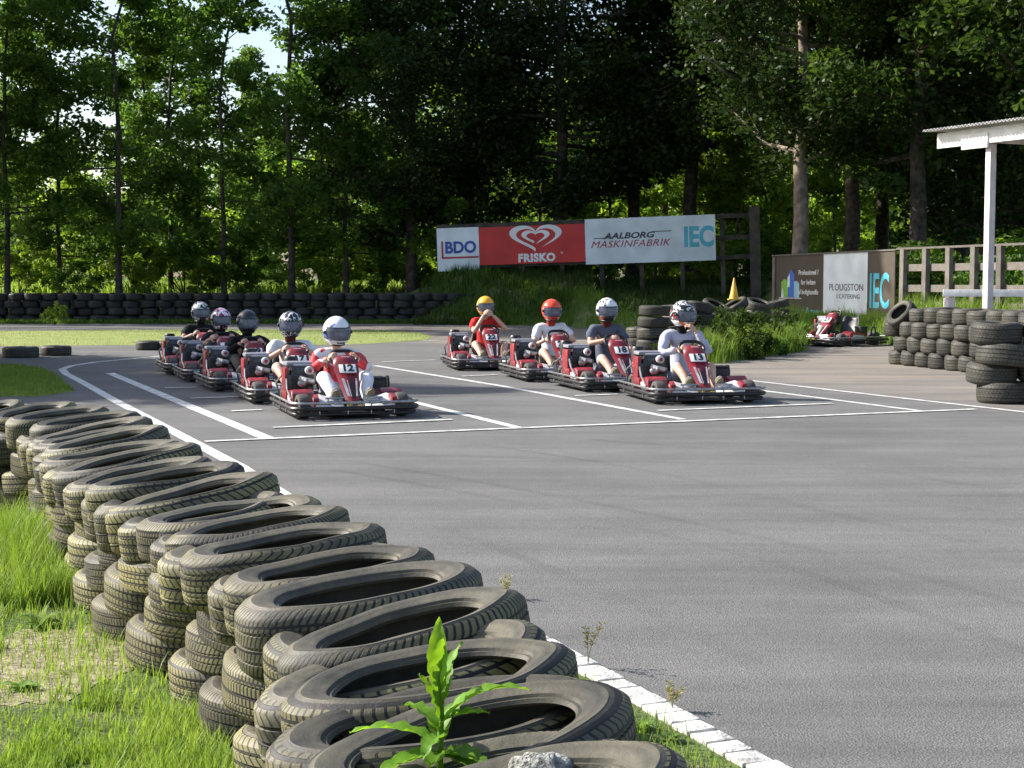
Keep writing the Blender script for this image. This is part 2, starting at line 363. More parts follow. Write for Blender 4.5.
for a, b_, c_, d_ in [(273, 428.7, 452, 420.6), (658, 411.6, 832, 404.4), (232, 412, 262, 410.7), (190, 399.2, 240, 397.6), (165, 388.8, 196, 388), (575, 396.6, 618, 395),
                      (462, 377, 497, 375.4), (415, 361.3, 436, 360.6), (382, 362.5, 418, 361), (757, 351.3, 792, 350), (825, 349.3, 861, 348), (560, 430.5, 561, 430.4)]:
    line('grid_marking', [(a, b_), (c_, d_)], 0.09, z=0.0155)
line('far_edge_line', [(380, 341.8), (410, 341), (440, 340.3)], 0.12)
line('far_edge_line', [(330, 321.5), (420, 317.6), (520, 315.8), (640, 313.8)], 0.16)

# white painted brick kerb beside the tyre wall
KERBPAINT = mat('white_kerb_paint', (0.66, 0.64, 0.60), 0.75, var=0.22, vscale=14, bump=.6, bscale=60, rnd=.0)
MORTAR = mat('kerb_joint', (0.10, 0.09, 0.06), 0.95, bump=.5)
def build_kerb():
    mb = MB(); t = Vector((-0.4194, 1, 0)).normalized(); n = Vector((t.y, -t.x, 0)); y = 1.6; ang = math.atan2(t.x, t.y)
    while y < 10.0:
        c = Vector((edge_x(y, 0.085 + .045 * max(0, y - 5) / 5), y, 0.014)) + Vector((rng.uniform(-.004, .004), 0, rng.uniform(-.003, .003)))
        mb.box(c + Vector((0, 0, -.006)), (0.112, 0.104, 0.018), (rng.uniform(-.02, .02), rng.uniform(-.02, .02), -ang * -1 + rng.uniform(-.03, .03) if False else math.atan2(-t.x, t.y) + rng.uniform(-.03, .03)), mi=0)
        y += 0.114 * t.y
    mb.tube([(edge_x(1.6, .075), 1.6, 0.0), (edge_x(10.0, .075), 10.0, 0.0)], 0.012, 4, mi=1)
    o = mb.build('kerb', [KERBPAINT, MORTAR], bevel=0.006); tag(o, kind='structure')
build_kerb()

# faint rubber marks left on the asphalt
RUB = mat('rubber_mark', (.05, .05, .05), .8, var=.3, vscale=2)
_n, _l = nodes_of(RUB); _tc = _n.new('ShaderNodeTexCoord'); _z = _n.new('ShaderNodeTexNoise'); _z.inputs['Scale'].default_value = .6; _z.inputs['Detail'].default_value = 8; _l.new(_tc.outputs['Object'], _z.inputs['Vector'])
_r = _n.new('ShaderNodeMapRange'); _r.inputs[1].default_value = .35; _r.inputs[2].default_value = .65; _r.inputs[3].default_value = 0; _r.inputs[4].default_value = .10; _l.new(_z.outputs[0], _r.inputs[0]); _l.new(_r.outputs[0], _n['Principled BSDF'].inputs['Alpha'])
for i_, (pp, w_) in enumerate([([(330, 470), (500, 500), (760, 560), (1100, 680)], .09), ([(350, 462), (520, 490), (790, 545), (1150, 640)], .09), ([(480, 445), (640, 470), (860, 520), (1200, 590)], .1), ([(590, 440), (760, 455), (1000, 490)], .15), ([(420, 520), (600, 590), (800, 690), (950, 790)], .1), ([(300, 450), (620, 462), (1024, 470)], .1), ([(640, 500), (820, 495), (1060, 520)], .08)]):
    P_ = [gp(*q) for q in pp]; vs = []; n_ = 26; PP = []
    for k_ in range(n_ + 1):
        f_ = k_ / n_ * (len(P_) - 1); a_ = min(len(P_) - 2, int(f_)); u_ = f_ - a_; p0_, p1_, p2_, p3_ = P_[max(0, a_ - 1)], P_[a_], P_[a_ + 1], P_[min(len(P_) - 1, a_ + 2)]
        PP.append(.5 * ((2 * p1_) + (p2_ - p0_) * u_ + (2 * p0_ - 5 * p1_ + 4 * p2_ - p3_) * u_ ** 2 + (3 * p1_ - p0_ - 3 * p2_ + p3_) * u_ ** 3))
    for k_, p_ in enumerate(PP):
        t_ = (PP[min(n_, k_ + 1)] - PP[max(0, k_ - 1)]).normalized(); s_ = Vector((-t_.y, t_.x, 0)) * w_ / 2; vs += [(p_.x - s_.x, p_.y - s_.y, .0055 + i_ * .0003), (p_.x + s_.x, p_.y + s_.y, .0055 + i_ * .0003)]
    mb = MB(); mb.add(vs, [(2 * k, 2 * k + 2, 2 * k + 3, 2 * k + 1) for k in range(n_)]); tag(mb.build('rubber_mark', RUB, smooth=0), kind='structure')

# bare earth in the grass by the wall
DIRT = mat('dry_earth', (0.36, 0.30, 0.22), 0.95, col2=(0.19, 0.155, 0.10), vscale=9, bump=1.0, bscale=30)
def dirt_mask(x, y):
    n = noise.noise(Vector((x * 1.1, y * 1.1, 3.0))) + 0.5 * noise.noise(Vector((x * 3.1, y * 3.1, 7.0)))
    d = 0
    for cx, cy, rx, ry in ((-1.7, 5.7, .34, .5), (-2.15, 5.5, .4, .25), (-1.95, 6.4, .3, .4), (-2.2, 4.6, .2, .2), (-2.6, 6.1, .35, .22), (-3.4, 9.0, .6, .5), (-1.72, 4.9, .12, .4)):
        d = max(d, 1 - math.hypot((x - cx) / rx, (y - cy) / ry) * 0.8)
    return d + 0.35 * n
pts = [(-1.4, 5.2), (-1.35, 6.2), (-1.7, 7.0), (-2.4, 6.7), (-3.1, 6.4), (-3.0, 5.8), (-2.8, 5.0), (-2.5, 4.3), (-1.9, 4.2), (-1.5, 4.6)]
sm = []
for i in range(160):
    a = 2 * PI * i / 160; r = 1 + .3 * noise.noise(Vector((math.cos(a) * 2, math.sin(a) * 2, 1))) + .12 * noise.noise(Vector((math.cos(a) * 7, math.sin(a) * 7, 1))); sm.append((-1.85 + .38 * r * math.cos(a), 5.75 + .62 * r * math.sin(a)))
sheet('bare_earth', sm, 0.003, DIRT)

# ------------------------------------------------------------------ grass (uncountable)
LEAF_DD = leaf_mat('deep_shade_leaf', (.014, .03, .007), (.034, .06, .013), .28, .9)  # darker leaf copy, the shade of the crowns put into its colour
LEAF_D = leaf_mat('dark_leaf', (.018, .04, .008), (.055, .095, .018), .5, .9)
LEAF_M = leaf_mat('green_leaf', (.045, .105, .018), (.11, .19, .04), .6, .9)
LEAF_B = leaf_mat('bright_leaf', (.10, .19, .025), (.22, .31, .055), .62, .9)  # brighter leaf copy, sunlight on the foliage put into its colour
GRASS_LIT = leaf_mat('grass_blade', (0.11, 0.20, 0.03), (0.24, 0.34, 0.07), .4, 1.2)
GRASS_DRY = leaf_mat('pale_grass_blade', (0.19, 0.25, 0.06), (0.36, 0.36, 0.14), .3, 1.5)
def grass(name, sampler, n, hmin, hmax, w, m, label, seg=3, lean=.55, tuft=1):
    P, Hh = [], []
    tries = 0
    while len(P) < n and tries < n * 12:
        tries += 1; r = sampler()
        if r is None: continue
        x, y, k = r; base = rng.uniform(hmin, hmax) * k
        for _ in range(tuft):
            xx, yy = x + rng.gauss(0, .03 * (tuft > 1)), y + rng.gauss(0, .03 * (tuft > 1)); P.append((xx, yy, ground_h(xx, yy))); Hh.append(base * rng.uniform(.7, 1.1))
    P = np.array(P); Hh = np.array(Hh); n = len(P)
    a = nrg.uniform(0, 2 * PI, n); d = np.stack([np.cos(a), np.sin(a)], -1); sd = np.stack([-np.sin(a), np.cos(a)], -1)
    ln = nrg.uniform(.1, lean, n) * Hh; ww = w * nrg.uniform(.6, 1.3, n); V = []
    for s in range(seg + 1):
        t = s / seg; wd = ww * (1 - t) ** .7 if s < seg else ww * 0.06
        cx = P[:, 0] + d[:, 0] * ln * t * t; cy = P[:, 1] + d[:, 1] * ln * t * t; cz = P[:, 2] + Hh * (t - .12 * t * t) - .01
        V.append(np.stack([cx - sd[:, 0] * wd / 2, cy - sd[:, 1] * wd / 2, cz], -1)); V.append(np.stack([cx + sd[:, 0] * wd / 2, cy + sd[:, 1] * wd / 2, cz], -1))
    V = np.stack(V, 1).reshape(-1, 3); k = 2 * (seg + 1); b0 = np.arange(n)[:, None] * k
    Fq = np.concatenate([np.stack([b0 + 2 * s, b0 + 2 * s + 1, b0 + 2 * s + 3, b0 + 2 * s + 2], -1).reshape(-1, 4) for s in range(seg)])
    o = bpy.data.objects.new(name, mesh_np(name, V, Fq, m)); C.objects.link(o); return tag(o, label, 'grass', kind='stuff')

def wall_shift(y):
    pts = [(1.0, .66), (2.3, .86), (2.7, 1.0), (3, 1.09), (3.5, 1.21), (4, 1.31), (5, 1.31), (5.7, 1.25), (6.5, 1.16), (7.5, 1.10), (9, 1.14), (12, 1.2)]
    for (a, b), (c, d) in zip(pts, pts[1:]):
        if y <= c: return b + (d - b) * max(0, y - a) / (c - a) - 1.31
    return pts[-1][1] - 1.31
def wall_off(x, y): return x + 0.4194 * y
def s_left():
    y = 3.0 + 7.5 * rng.random() ** 1.3; x = rng.uniform(-5.0, .2)
    if wall_off(x, y) > 1.02 + wall_shift(y) or x < -.38 * y - .3: return None
    dm = dirt_mask(x, y)
    if dm > .12 and rng.random() < .88: return None
    k = 1.0
    tall = noise.noise(Vector((x * .9, y * .9, 9)))
    if wall_off(x, y) > .55 and rng.random() < .6: k *= 1.5
    k *= 1.0 + 1.0 * max(0, tall)
    if y > 6.7: k *= 1.9           # rank clump by the wall
    if dm > -.15: k *= .55
    return x, y, k
grass('grass', s_left, 95000, .05, .16, .0062, GRASS_LIT, 'lush sunlit green grass on the left of the near tyre wall')
grass('grass', s_left, 16000, .04, .13, .005, GRASS_DRY, 'pale straw coloured grass mixed in left of the near tyre wall')
def s_strip():
    y = rng.uniform(2.2, 10.0); o = rng.uniform(1.45, 2.54)
    if rng.random() < (o - 2.15) * 1.7: return None
    return o - 0.4194 * y, y, .6 + .5 * rng.random() + (0.5 if noise.noise(Vector((o * 2, y * 2, 0))) > .1 else 0)
grass('grass', s_strip, 40000, .03, .12, .0055, GRASS_LIT, 'narrow strip of grass between the tyre wall and the white brick kerb')
def in_poly(x, y, P):
    c = False; n = len(P)
    for i in range(n):
        a, b_ = P[i], P[i - 1]
        if (a[1] > y) != (b_[1] > y) and x < (b_[0] - a[0]) * (y - a[1]) / (b_[1] - a[1]) + a[0]: c = not c
    return c
isl = [(p.x, p.y) for p in px_poly([(-60, 398), (40, 397), (74, 392), (66, 384), (56, 376), (44, 370), (20, 366), (-60, 364)])]
def s_isl():
    x, y = rng.uniform(-11, -5), rng.uniform(18, 28.5); return (x, y, 1) if in_poly(x, y, isl) else None
grass('grass', s_isl, 12000, .05, .12, .012, GRASS_LIT, 'shaded grass island inside the bend at the far left')
stp = [(p.x, p.y) for p in px_poly([(-40, 347.5), (120, 345.5), (260, 346), (360, 344.5), (425, 340.5), (433, 337), (420, 333), (380, 330), (200, 329.5), (-40, 331.5)])]
def s_stp():
    x, y = rng.uniform(-18, -1), rng.uniform(34, 47); return (x, y, 1) if in_poly(x, y, stp) else None
grass('grass', s_stp, 16000, .03, .07, .02, GRASS_DRY, 'mown yellow green grass strip between the two stretches of track', seg=2)
def s_bank():
    x = rng.uniform(-24, 9.5); y = bound(x) + (rng.uniform(-.3, 3.2) if x > -3 else rng.uniform(-.9, -.1))
    if y < 31: return None
    return x, y, (1.0 if x < 3 else .8) if x > -3 else .5
grass('grass', s_bank, 26000, .15, .5, .03, LEAF_M, 'long rough grass on the bank beneath the sign boards')
def s_right():
    x = rng.uniform(4.6, 15.5); y = bound(x) + rng.uniform(-.2, 4.5)
    return x, y, (.62 if x < 9.6 else .8) + .8 * max(0, noise.noise(Vector((x, y, 2))))
grass('grass', s_right, 24000, .25, .65, .022, GRASS_LIT, 'tall weedy grass along the foot of the brown board and wooden fence')
def s_field():
    return rng.uniform(-40, 0), rng.uniform(62, 95), 1
grass('grass', s_field, 16000, .3, .8, .09, GRASS_LIT, 'bright meadow grass seen beyond the trees at the left', seg=2)

# ------------------------------------------------------------------ tyres
TM = [tyre_mat('tyre_tread_a', .026, .034, .35, 0, .8, .75), tyre_mat('tyre_tread_b', .034, .045, 0, .9, .85, .85), tyre_mat('tyre_tread_c', .018, .055, .1, 0, .75, .6),
      tyre_mat('tyre_tread_d', .032, .04, .0, .0, .9, .95, .012), tyre_mat('tyre_tread_e', .022, .07, -.5, 0, .7, .5)]
TDARK = [tyre_mat('dark_tyre_a', .05, .04, .2, 0, .45, .0), tyre_mat('dark_tyre_b', .04, .05, 0, .6, .5, .0)]
TBLACK = tyre_mat('black_tyre', .05, .04, .2, 0, .06, .0)
def tyre_mesh(name, R, w, rim, m, n=80, seed=0, squash=1.0, groove=True, dent=.02):
    """a tyre lying flat, closed section: sidewall, shoulder, grooved tread, sidewall, inner liner"""
    h = w / 2; g = .007 if groove else 0
    pr = [(rim, -h * .70), (rim + .006, -h * .80), (rim + .014, -h * .80), (rim + .018, -h * .88), (rim + (R - rim) * .4, -h * .99), (rim + (R - rim) * .6, -h * 1.01), (rim + (R - rim) * .62, -h * .985), (R - .026, -h * .93), (R - .012, -h * .80)]
    zs = [-.72, -.44, -.42, -.36, -.34, -.05, -.03, .03, .05, .34, .36, .42, .44, .72]
    for i, z in enumerate(zs):
        inn = (i in (2, 3, 6, 7, 10, 11)); pr.append((R - (g if inn else 0) - .004 * (z / .72) ** 4, z * h))
    pr += [(R - .012, h * .80), (R - .026, h * .93), (rim + (R - rim) * .62, h * .985), (rim + (R - rim) * .6, h * 1.01), (rim + (R - rim) * .4, h * .99), (rim + .018, h * .88), (rim + .014, h * .80), (rim + .006, h * .80), (rim, h * .70),
           (rim + .012, h * .6), (rim + (R - rim) * .5, h * .82), (R - .03, h * .55), (R - .022, 0), (R - .03, -h * .55), (rim + (R - rim) * .5, -h * .82), (rim + .012, -h * .6)]
    mb = MB(); mb.lathe(pr, n, closed=True)
    rest = [c for v in mb.v for c in v]; zone = [1.0 if math.hypot(v[0], v[1]) > R - .034 and not (math.hypot(v[0], v[1]) < R - .02 and abs(v[2]) < h * .6) else 0.0 for v in mb.v]
    V = []
    for x, y, z in mb.v:
        a = math.atan2(y, x); r = math.hypot(x, y)
        d = 1 + dent * noise.noise(Vector((math.cos(a) * 1.3 + seed * 9, math.sin(a) * 1.3, 0))) * 2
        dz = dent * .45 * noise.noise(Vector((math.cos(a) * 1.1, math.sin(a) * 1.1 + seed * 5, 4)))
        V.append((x * d, y * d * squash, z * (1 + dent * 1.2 * noise.noise(Vector((math.cos(a) * 1.6, math.sin(a) * 1.6, seed + 2)))) + dz))
    mb.v = V; me = mb.mesh(name, m, smooth=38); me.attributes.new('rest', 'FLOAT_VECTOR', 'POINT').data.foreach_set('vector', rest); me.attributes.new('tread_zone', 'FLOAT', 'POINT').data.foreach_set('value', zone); return me
TOPS = [tyre_mesh('car_tyre', .355, w, rim, TM[i % 5], seed=i + 1, squash=sq, dent=.022) for i, (w, rim, sq) in
        enumerate([(.18, .23, .54), (.20, .225, .50), (.16, .235, .56), (.19, .22, .52), (.21, .225, .50), (.17, .23, .58), (.19, .235, .52)])]
LOWS = [tyre_mesh('car_tyre', .315, w, .19, TM[(i + 1) % 5], seed=i + 20, squash=.95, dent=.022, n=56) for i, w in enumerate([.17, .19, .15, .18, .2])]
ORD = ['nearest', 'second', 'third', 'fourth', 'fifth', 'sixth', 'seventh', 'eighth', 'ninth', 'tenth', 'eleventh', 'twelfth', 'thirteenth', 'fourteenth', 'fifteenth', 'sixteenth', 'seventeenth', 'eighteenth',
       'nineteenth', 'twentieth', 'twenty-first', 'twenty-second', 'twenty-third', 'twenty-fourth', 'twenty-fifth', 'twenty-sixth', 'twenty-seventh', 'twenty-eighth', 'twenty-ninth', 'thirtieth',
       'thirty-first', 'thirty-second', 'thirty-third', 'thirty-fourth', 'thirty-fifth', 'thirty-sixth', 'thirty-seventh', 'thirty-eighth', 'thirty-ninth', 'fortieth', 'forty-first', 'forty-second', 'forty-third', 'forty-fourth', 'forty-fifth', 'forty-sixth']
def tyre(me, loc, rot=(0, 0, 0), sc=1.0, label='', group=None, name='car_tyre'):
    o = bpy.data.objects.new(name, me); C.objects.link(o); o.location = loc; o.rotation_euler = rot
    o.scale = (sc, sc, sc) if isinstance(sc, (int, float)) else sc
    return tag(o, label, 'tyre', group)

# near wall: path as a function of the length along it
def wall_path(s):
    """centre line of the near wall; starts by the camera, runs away and bends left at the far end"""
    t = Vector((-.3867, .9222, 0)); p0 = Vector((1.31 - .4194 * 1.75, 1.75, 0)); L0 = 8.0
    if s <= L0: return p0 + t * s, t
    p1 = p0 + t * L0; a = min((s - L0) / 1.15, 1.0); R_ = 1.5
    ang = (s - L0) / R_; ang = min(ang, .95); base = math.atan2(t.y, t.x)
    c = p1 + Vector((-t.y, t.x, 0)) * R_
    p = c + Vector((math.cos(base - PI / 2 + ang), math.sin(base - PI / 2 + ang), 0)) * R_
    tt = Vector((math.cos(base + ang), math.sin(base + ang), 0)); rest = s - L0 - .95 * R_
    if rest > 0: p = p + tt * rest
    return p, tt
def place_wall():
    s, i = 0.05, 0
    while s < 10.9 and i < 46:
        p, t = wall_path(s); a = math.atan2(t.y, t.x)
        me = TOPS[(i * 3 + (i // 4)) % 7] if i not in (2,) else TOPS[1]
        tilt = math.radians(rng.uniform(0, 3.5) if i % 2 == 0 else rng.uniform(3, 8)); roll = math.radians(rng.uniform(4, 11))
        hi = (i % 2 == 0)
        z = .535 + (0.02 if hi else -.03) + rng.uniform(-.015, .015)
        off = rng.uniform(-.03, .03) + wall_shift(p.y) * .92 + .015
        # local y of the tyre (squashed axis) runs along the wall; near edge dips under its neighbour
        R_ = Matrix.Rotation(a - PI / 2, 4, 'Z') @ Matrix.Rotation(tilt, 4, 'X') @ Matrix.Rotation(-roll, 4, 'Y')
        q = p + Vector((t.y, -t.x, 0)) * off
        o = tyre(me, (0, 0, 0), sc=1.0, group='tyres along the top of the near tyre wall',
                 label='%s tyre along the top of the long near tyre wall' % (ORD[i] + ('' if i == 0 else ' from the near end')))
        sc = rng.uniform(.94, 1.04)
        spin = 0 if rng.random() < .5 else PI
        o.matrix_world = Matrix.Translation((q.x, q.y, z)) @ R_ @ Matrix.Rotation(spin, 4, 'Z') @ Matrix.Diagonal((sc, sc, 1, 1))
        if i == 2: o['label'] = 'wide black tyre with a leafy weed growing out of it in the near wall'
        s += rng.uniform(.185, .24); i += 1
    for lay, (z, n0, off0) in enumerate([(.085, .1, 0), (.235, .38, .0), (.375, .2, .0)]):
        s, k = n0, 0
        nm = ['bottom layer', 'second layer up', 'third layer up'][lay]
        while s < 11.6:
            p, t = wall_path(s); q = p + Vector((t.y, -t.x, 0)) * (rng.uniform(-.03, .03) + wall_shift(p.y) * .92 - .02)
            sc = rng.uniform(.88, .97)
            o = tyre(LOWS[rng.randrange(5)], (q.x, q.y, z + rng.uniform(-.008, .008)), (rng.uniform(-.1, .1), rng.uniform(-.1, .1), rng.uniform(0, 6.28)), (sc, sc, .9),
                     '%s tyre in the %s of the near tyre wall' % (ORD[k] + ('' if k == 0 else ' from the near end'), nm), 'tyres in the lower layers of the near tyre wall')
            s += rng.uniform(.50, .60); k += 1
place_wall()

# right-hand walls of kart tyres, laid like bricks
KT = [tyre_mesh('kart_tyre', .26, w, .15, TDARK[i % 2], seed=i + 40, dent=.02, n=36, squash=.97) for i, w in enumerate([.27, .25, .28, .26])]
def brick_wall():
    p0 = Vector((7.12, 26.9, 0)); t = Vector((.24, -.97, 0)).normalized(); n = Vector((-t.y, t.x, 0)) * -1
    if n.x < 0: n = -n
    for row in range(2):
        for lay in range(4):
            cnt = 9
            for k in range(cnt):
                if row == 1 and lay < 3: continue
                s = k * .49 + (.24 if lay % 2 else 0) - (.16 if lay == 2 else 0)
                p = p0 + t * s + n * (row * .52) + Vector((rng.uniform(-.025, .025), rng.uniform(-.025, .025), 0))
                z = .135 + lay * .258 + rng.uniform(-.006, .006); rot = (rng.uniform(-.04, .04), rng.uniform(-.04, .04), rng.uniform(0, 6.28))
                if row == 0 and lay == 3 and k == 0:
                    tyre(KT[0], (p.x - .10, p.y + .12, z + .0), (0.15, -.85, .2), (1.12, 1.12, .8), 'light grey tyre leaning on edge on the left end of the right tyre wall', 'tyres of the right-hand tyre wall', 'kart_tyre'); continue
                lb = '%s tyre from the left in the %s of the right tyre wall' % (ORD[k] if k else 'first', ['bottom layer', 'second layer up', 'third layer up', 'top layer'][lay])
                if row: lb = '%s tyre from the left in the back row on top of the right tyre wall' % (ORD[k] if k else 'first')
                tyre(KT[rng.randrange(4)], (p.x, p.y, z), rot, rng.uniform(.95, 1.03), lb, 'tyres of the right-hand tyre wall', 'kart_tyre')
    # tall stack in front at the picture's right edge
    big = [tyre_mesh('car_tyre', .31, .26, .19, TDARK[0], seed=61, n=48), tyre_mesh('car_tyre', .36, .27, .21, TDARK[1], seed=62, n=48)]
    c = gp(1009, 405) ; c.y += .3; x, y = c.x * (c.y) / (c.y), c.y
    for (dx, dy, z, me, r, lb) in [(.02, 0, .135, big[0], (0, 0, 1), 'bottom tyre of the front stack right of the tyre wall'), (-.09, .1, .36, big[0], (.03, -.05, 2), 'second tyre up, pushed back, in the front stack right of the tyre wall'),
                                   (.04, -.03, .60, big[1], (.05, -.09, 3), 'widest tyre, third up in the front stack right of the tyre wall'), (-.08, 0, .875, big[0], (-.03, .03, 4), 'topmost tyre of the front stack right of the tyre wall')]:
        tyre(me, (x + dx, y + dy, z), r, 1, lb, 'tyres in the front stacks on the right')
    for k in range(2):
        for lay in range(4):
            tyre(big[(k + lay) % 2], (x + .58 + .62 * k + rng.uniform(-.03, .03), y - .12 * k, .135 + .27 * lay), (rng.uniform(-.04, .04), rng.uniform(-.04, .04), 1.0 * lay), .95,
                 '%s tyre up in the %s stack cut off at the right edge' % (['bottom', 'second', 'third', 'topmost'][lay], ['partly', 'fully'][k]), 'tyres in the front stacks on the right')
brick_wall()

# middle pile behind the karts
MT = [tyre_mesh('car_tyre', .31, w, .19, TDARK[i % 2], seed=i + 70, n=40) for i, w in enumerate([.2, .22, .19])]
def mid_pile():
    st = [(608, 29.5, 3, -.0), (640, 28.6, 3, 0), (655, 28.0, 5, 0), (678, 29.0, 5, 0), (697, 30.2, 5, .3), (716, 31.4, 5, .5), (736, 32.8, 5, .6), (757, 34.4, 5, .4), (776, 36.2, 5, .2)]
    nm = ['far left', 'second', 'third', 'fourth', 'fifth', 'sixth', 'seventh', 'eighth', 'far right']
    for i, (u, y, n, tl) in enumerate(st):
        x = (u - 512) / F * y
        for k in range(n):
            top = (k == n - 1)
            tyre(MT[(i + k) % 3] if not top else MT[i % 3], (x + rng.uniform(-.05, .05), y + rng.uniform(-.05, .05), .1 + .215 * k), (tl * .9 * top + rng.uniform(-.05, .05), rng.uniform(-.06, .06), rng.uniform(0, 6)), 1.0,
                 '%s tyre of the %s stack in the weedy tyre pile behind the karts' % (['bottom', 'second', 'third', 'fourth', 'topmost'][k] if not top else 'topmost', nm[i]), 'tyres in the weedy pile behind the karts')
mid_pile()
# lone tyres on the far track edge
for (u, v, lb, sz) in [(21, 357.5, 'leftmost of the lone black tyres lying by the far grass strip', 1.15), (56, 355.5, 'second lone tyre from the left, just right of the leftmost one', 1.0), (150, 350, 'lone tyre lying left of the rearmost kart', 1.02), (172, 350, 'lone tyre half hidden behind the rearmost kart', 1)]:
    p = gp(u, v); tyre(MT[0], (p.x, p.y, .1), (0, 0, u), sz, lb, 'lone tyres lying by the far grass strip')

# far dark tyre bank
BT = [tyre_mesh('car_tyre', .33, .21, .2, TBLACK, seed=i + 80, n=28, groove=False) for i in range(2)]
def far_bank():
    k = 0; x = -20.2
    while x < -1.5 and k < 31:
        for lay in range(4):
            tyre(BT[(k + lay) % 2], (x + rng.uniform(-.06, .06) + (.12 if lay % 2 else 0), 54.4 + rng.uniform(-.06, .1), .14 + .272 * lay), (rng.uniform(-.08, .08), rng.uniform(-.08, .08), rng.uniform(0, 6)), (1, 1, 1.28),
                 '%s tyre in the %s stack from the left in the far shaded tyre bank' % (['bottom', 'second', 'third', 'topmost'][lay], ORD[k] if k else 'first'), 'tyres in the far shaded tyre bank')
        x += .62; k += 1
far_bank()

# ------------------------------------------------------------------ karts
RED = mat('kart_red', (0.28, 0.012, 0.024), 0.42, col2=(.12, .016, .02), vscale=11, coat=.15, rnd=.15)
WHITEP = mat('kart_white', (0.72, 0.71, 0.71), 0.45, col2=(.45, .43, .42), vscale=13)
BLACKP = mat('black_plastic', (0.016, 0.016, 0.018), 0.42, var=.2, vscale=9)
STEEL = mat('steel_tube', (0.42, 0.42, 0.43), 0.32, metal=.85, var=.15, vscale=20)
DSTEEL = mat('dark_steel', (0.07, 0.07, 0.075), 0.4, metal=.6, var=.2, vscale=20)
ALU = mat('cast_aluminium', (0.38, 0.38, 0.39), 0.4, metal=.7, var=.2, vscale=14, bump=.3)
FLOORM = mat('kart_floor', (0.10, 0.10, 0.105), 0.5, metal=.3, var=.2)
SEATM = mat('seat_shell', (0.035, 0.035, 0.045), 0.45, var=.2)
SLICK = mat('kart_slick_rubber', (0.045, 0.043, 0.04), 0.75, var=.3, vscale=10, bump=.5, bscale=60, col2=(0.10, 0.09, 0.08))
YEL = mat('pedal_yellow', (0.65, 0.40, 0.03), 0.4)
PLATE = mat('number_plate', (0.85, 0.85, 0.84), 0.4, var=.03)
INK = mat('black_ink', (0.01, 0.01, 0.012), 0.5)
def shield(mb, w0, w1, z0, z1, y0, y1, th, mi=0, rows=8, bulge=.02, x0=0.0):
    """leaning panel, narrow at the foot and wide rounded at the head"""
    vs, fs = [], []; cols = 7
    for back in (0, 1):
        for i in range(rows + 1):
            t = i / rows; w = w0 + (w1 - w0) * min(1, t * 1.5) ** 1.2
            if t > .8: w *= math.sqrt(max(0.0, 1 - ((t - .8) / .215) ** 2)) * .45 + .55
            for j in range(cols):
                q = -1 + 2 * j / (cols - 1); b = bulge * (1 - q * q)
                vs.append((x0 + q * w / 2, y0 + (y1 - y0) * t - (b if not back else -th + b * .6), z0 + (z1 - z0) * t + .01 * (1 - q * q)))
    n = (rows + 1) * cols
    for i in range(rows):
        for j in range(cols - 1):
            a = i * cols + j; fs.append((a, a + 1, a + cols + 1, a + cols)); fs.append((n + a, n + a + cols, n + a + cols + 1, n + a + 1))
    for i in range(rows):
        a = i * cols; fs.append((a, a + cols, n + a + cols, n + a)); a += cols - 1; fs.append((a, n + a, n + a + cols, a + cols))
    for j in range(cols - 1):
        fs.append((j, n + j, n + j + 1, j + 1)); a = rows * cols + j; fs.append((a, a + 1, n + a + 1, n + a))
    mb.add(vs, fs, mi)
def rrect(hx, y0, y1, r, z, n=5, chamf=0):
    P = []
    for cx, cy, a0 in ((hx - r, y1 - r, 0), (-hx + r, y1 - r, 90), (-hx + r, y0 + r, 180), (hx - r, y0 + r, 270)):
        for i in range(n + 1):
            a = math.radians(a0 + 90 * i / n); P.append((cx + r * math.cos(a), cy + r * math.sin(a), z))
    return P
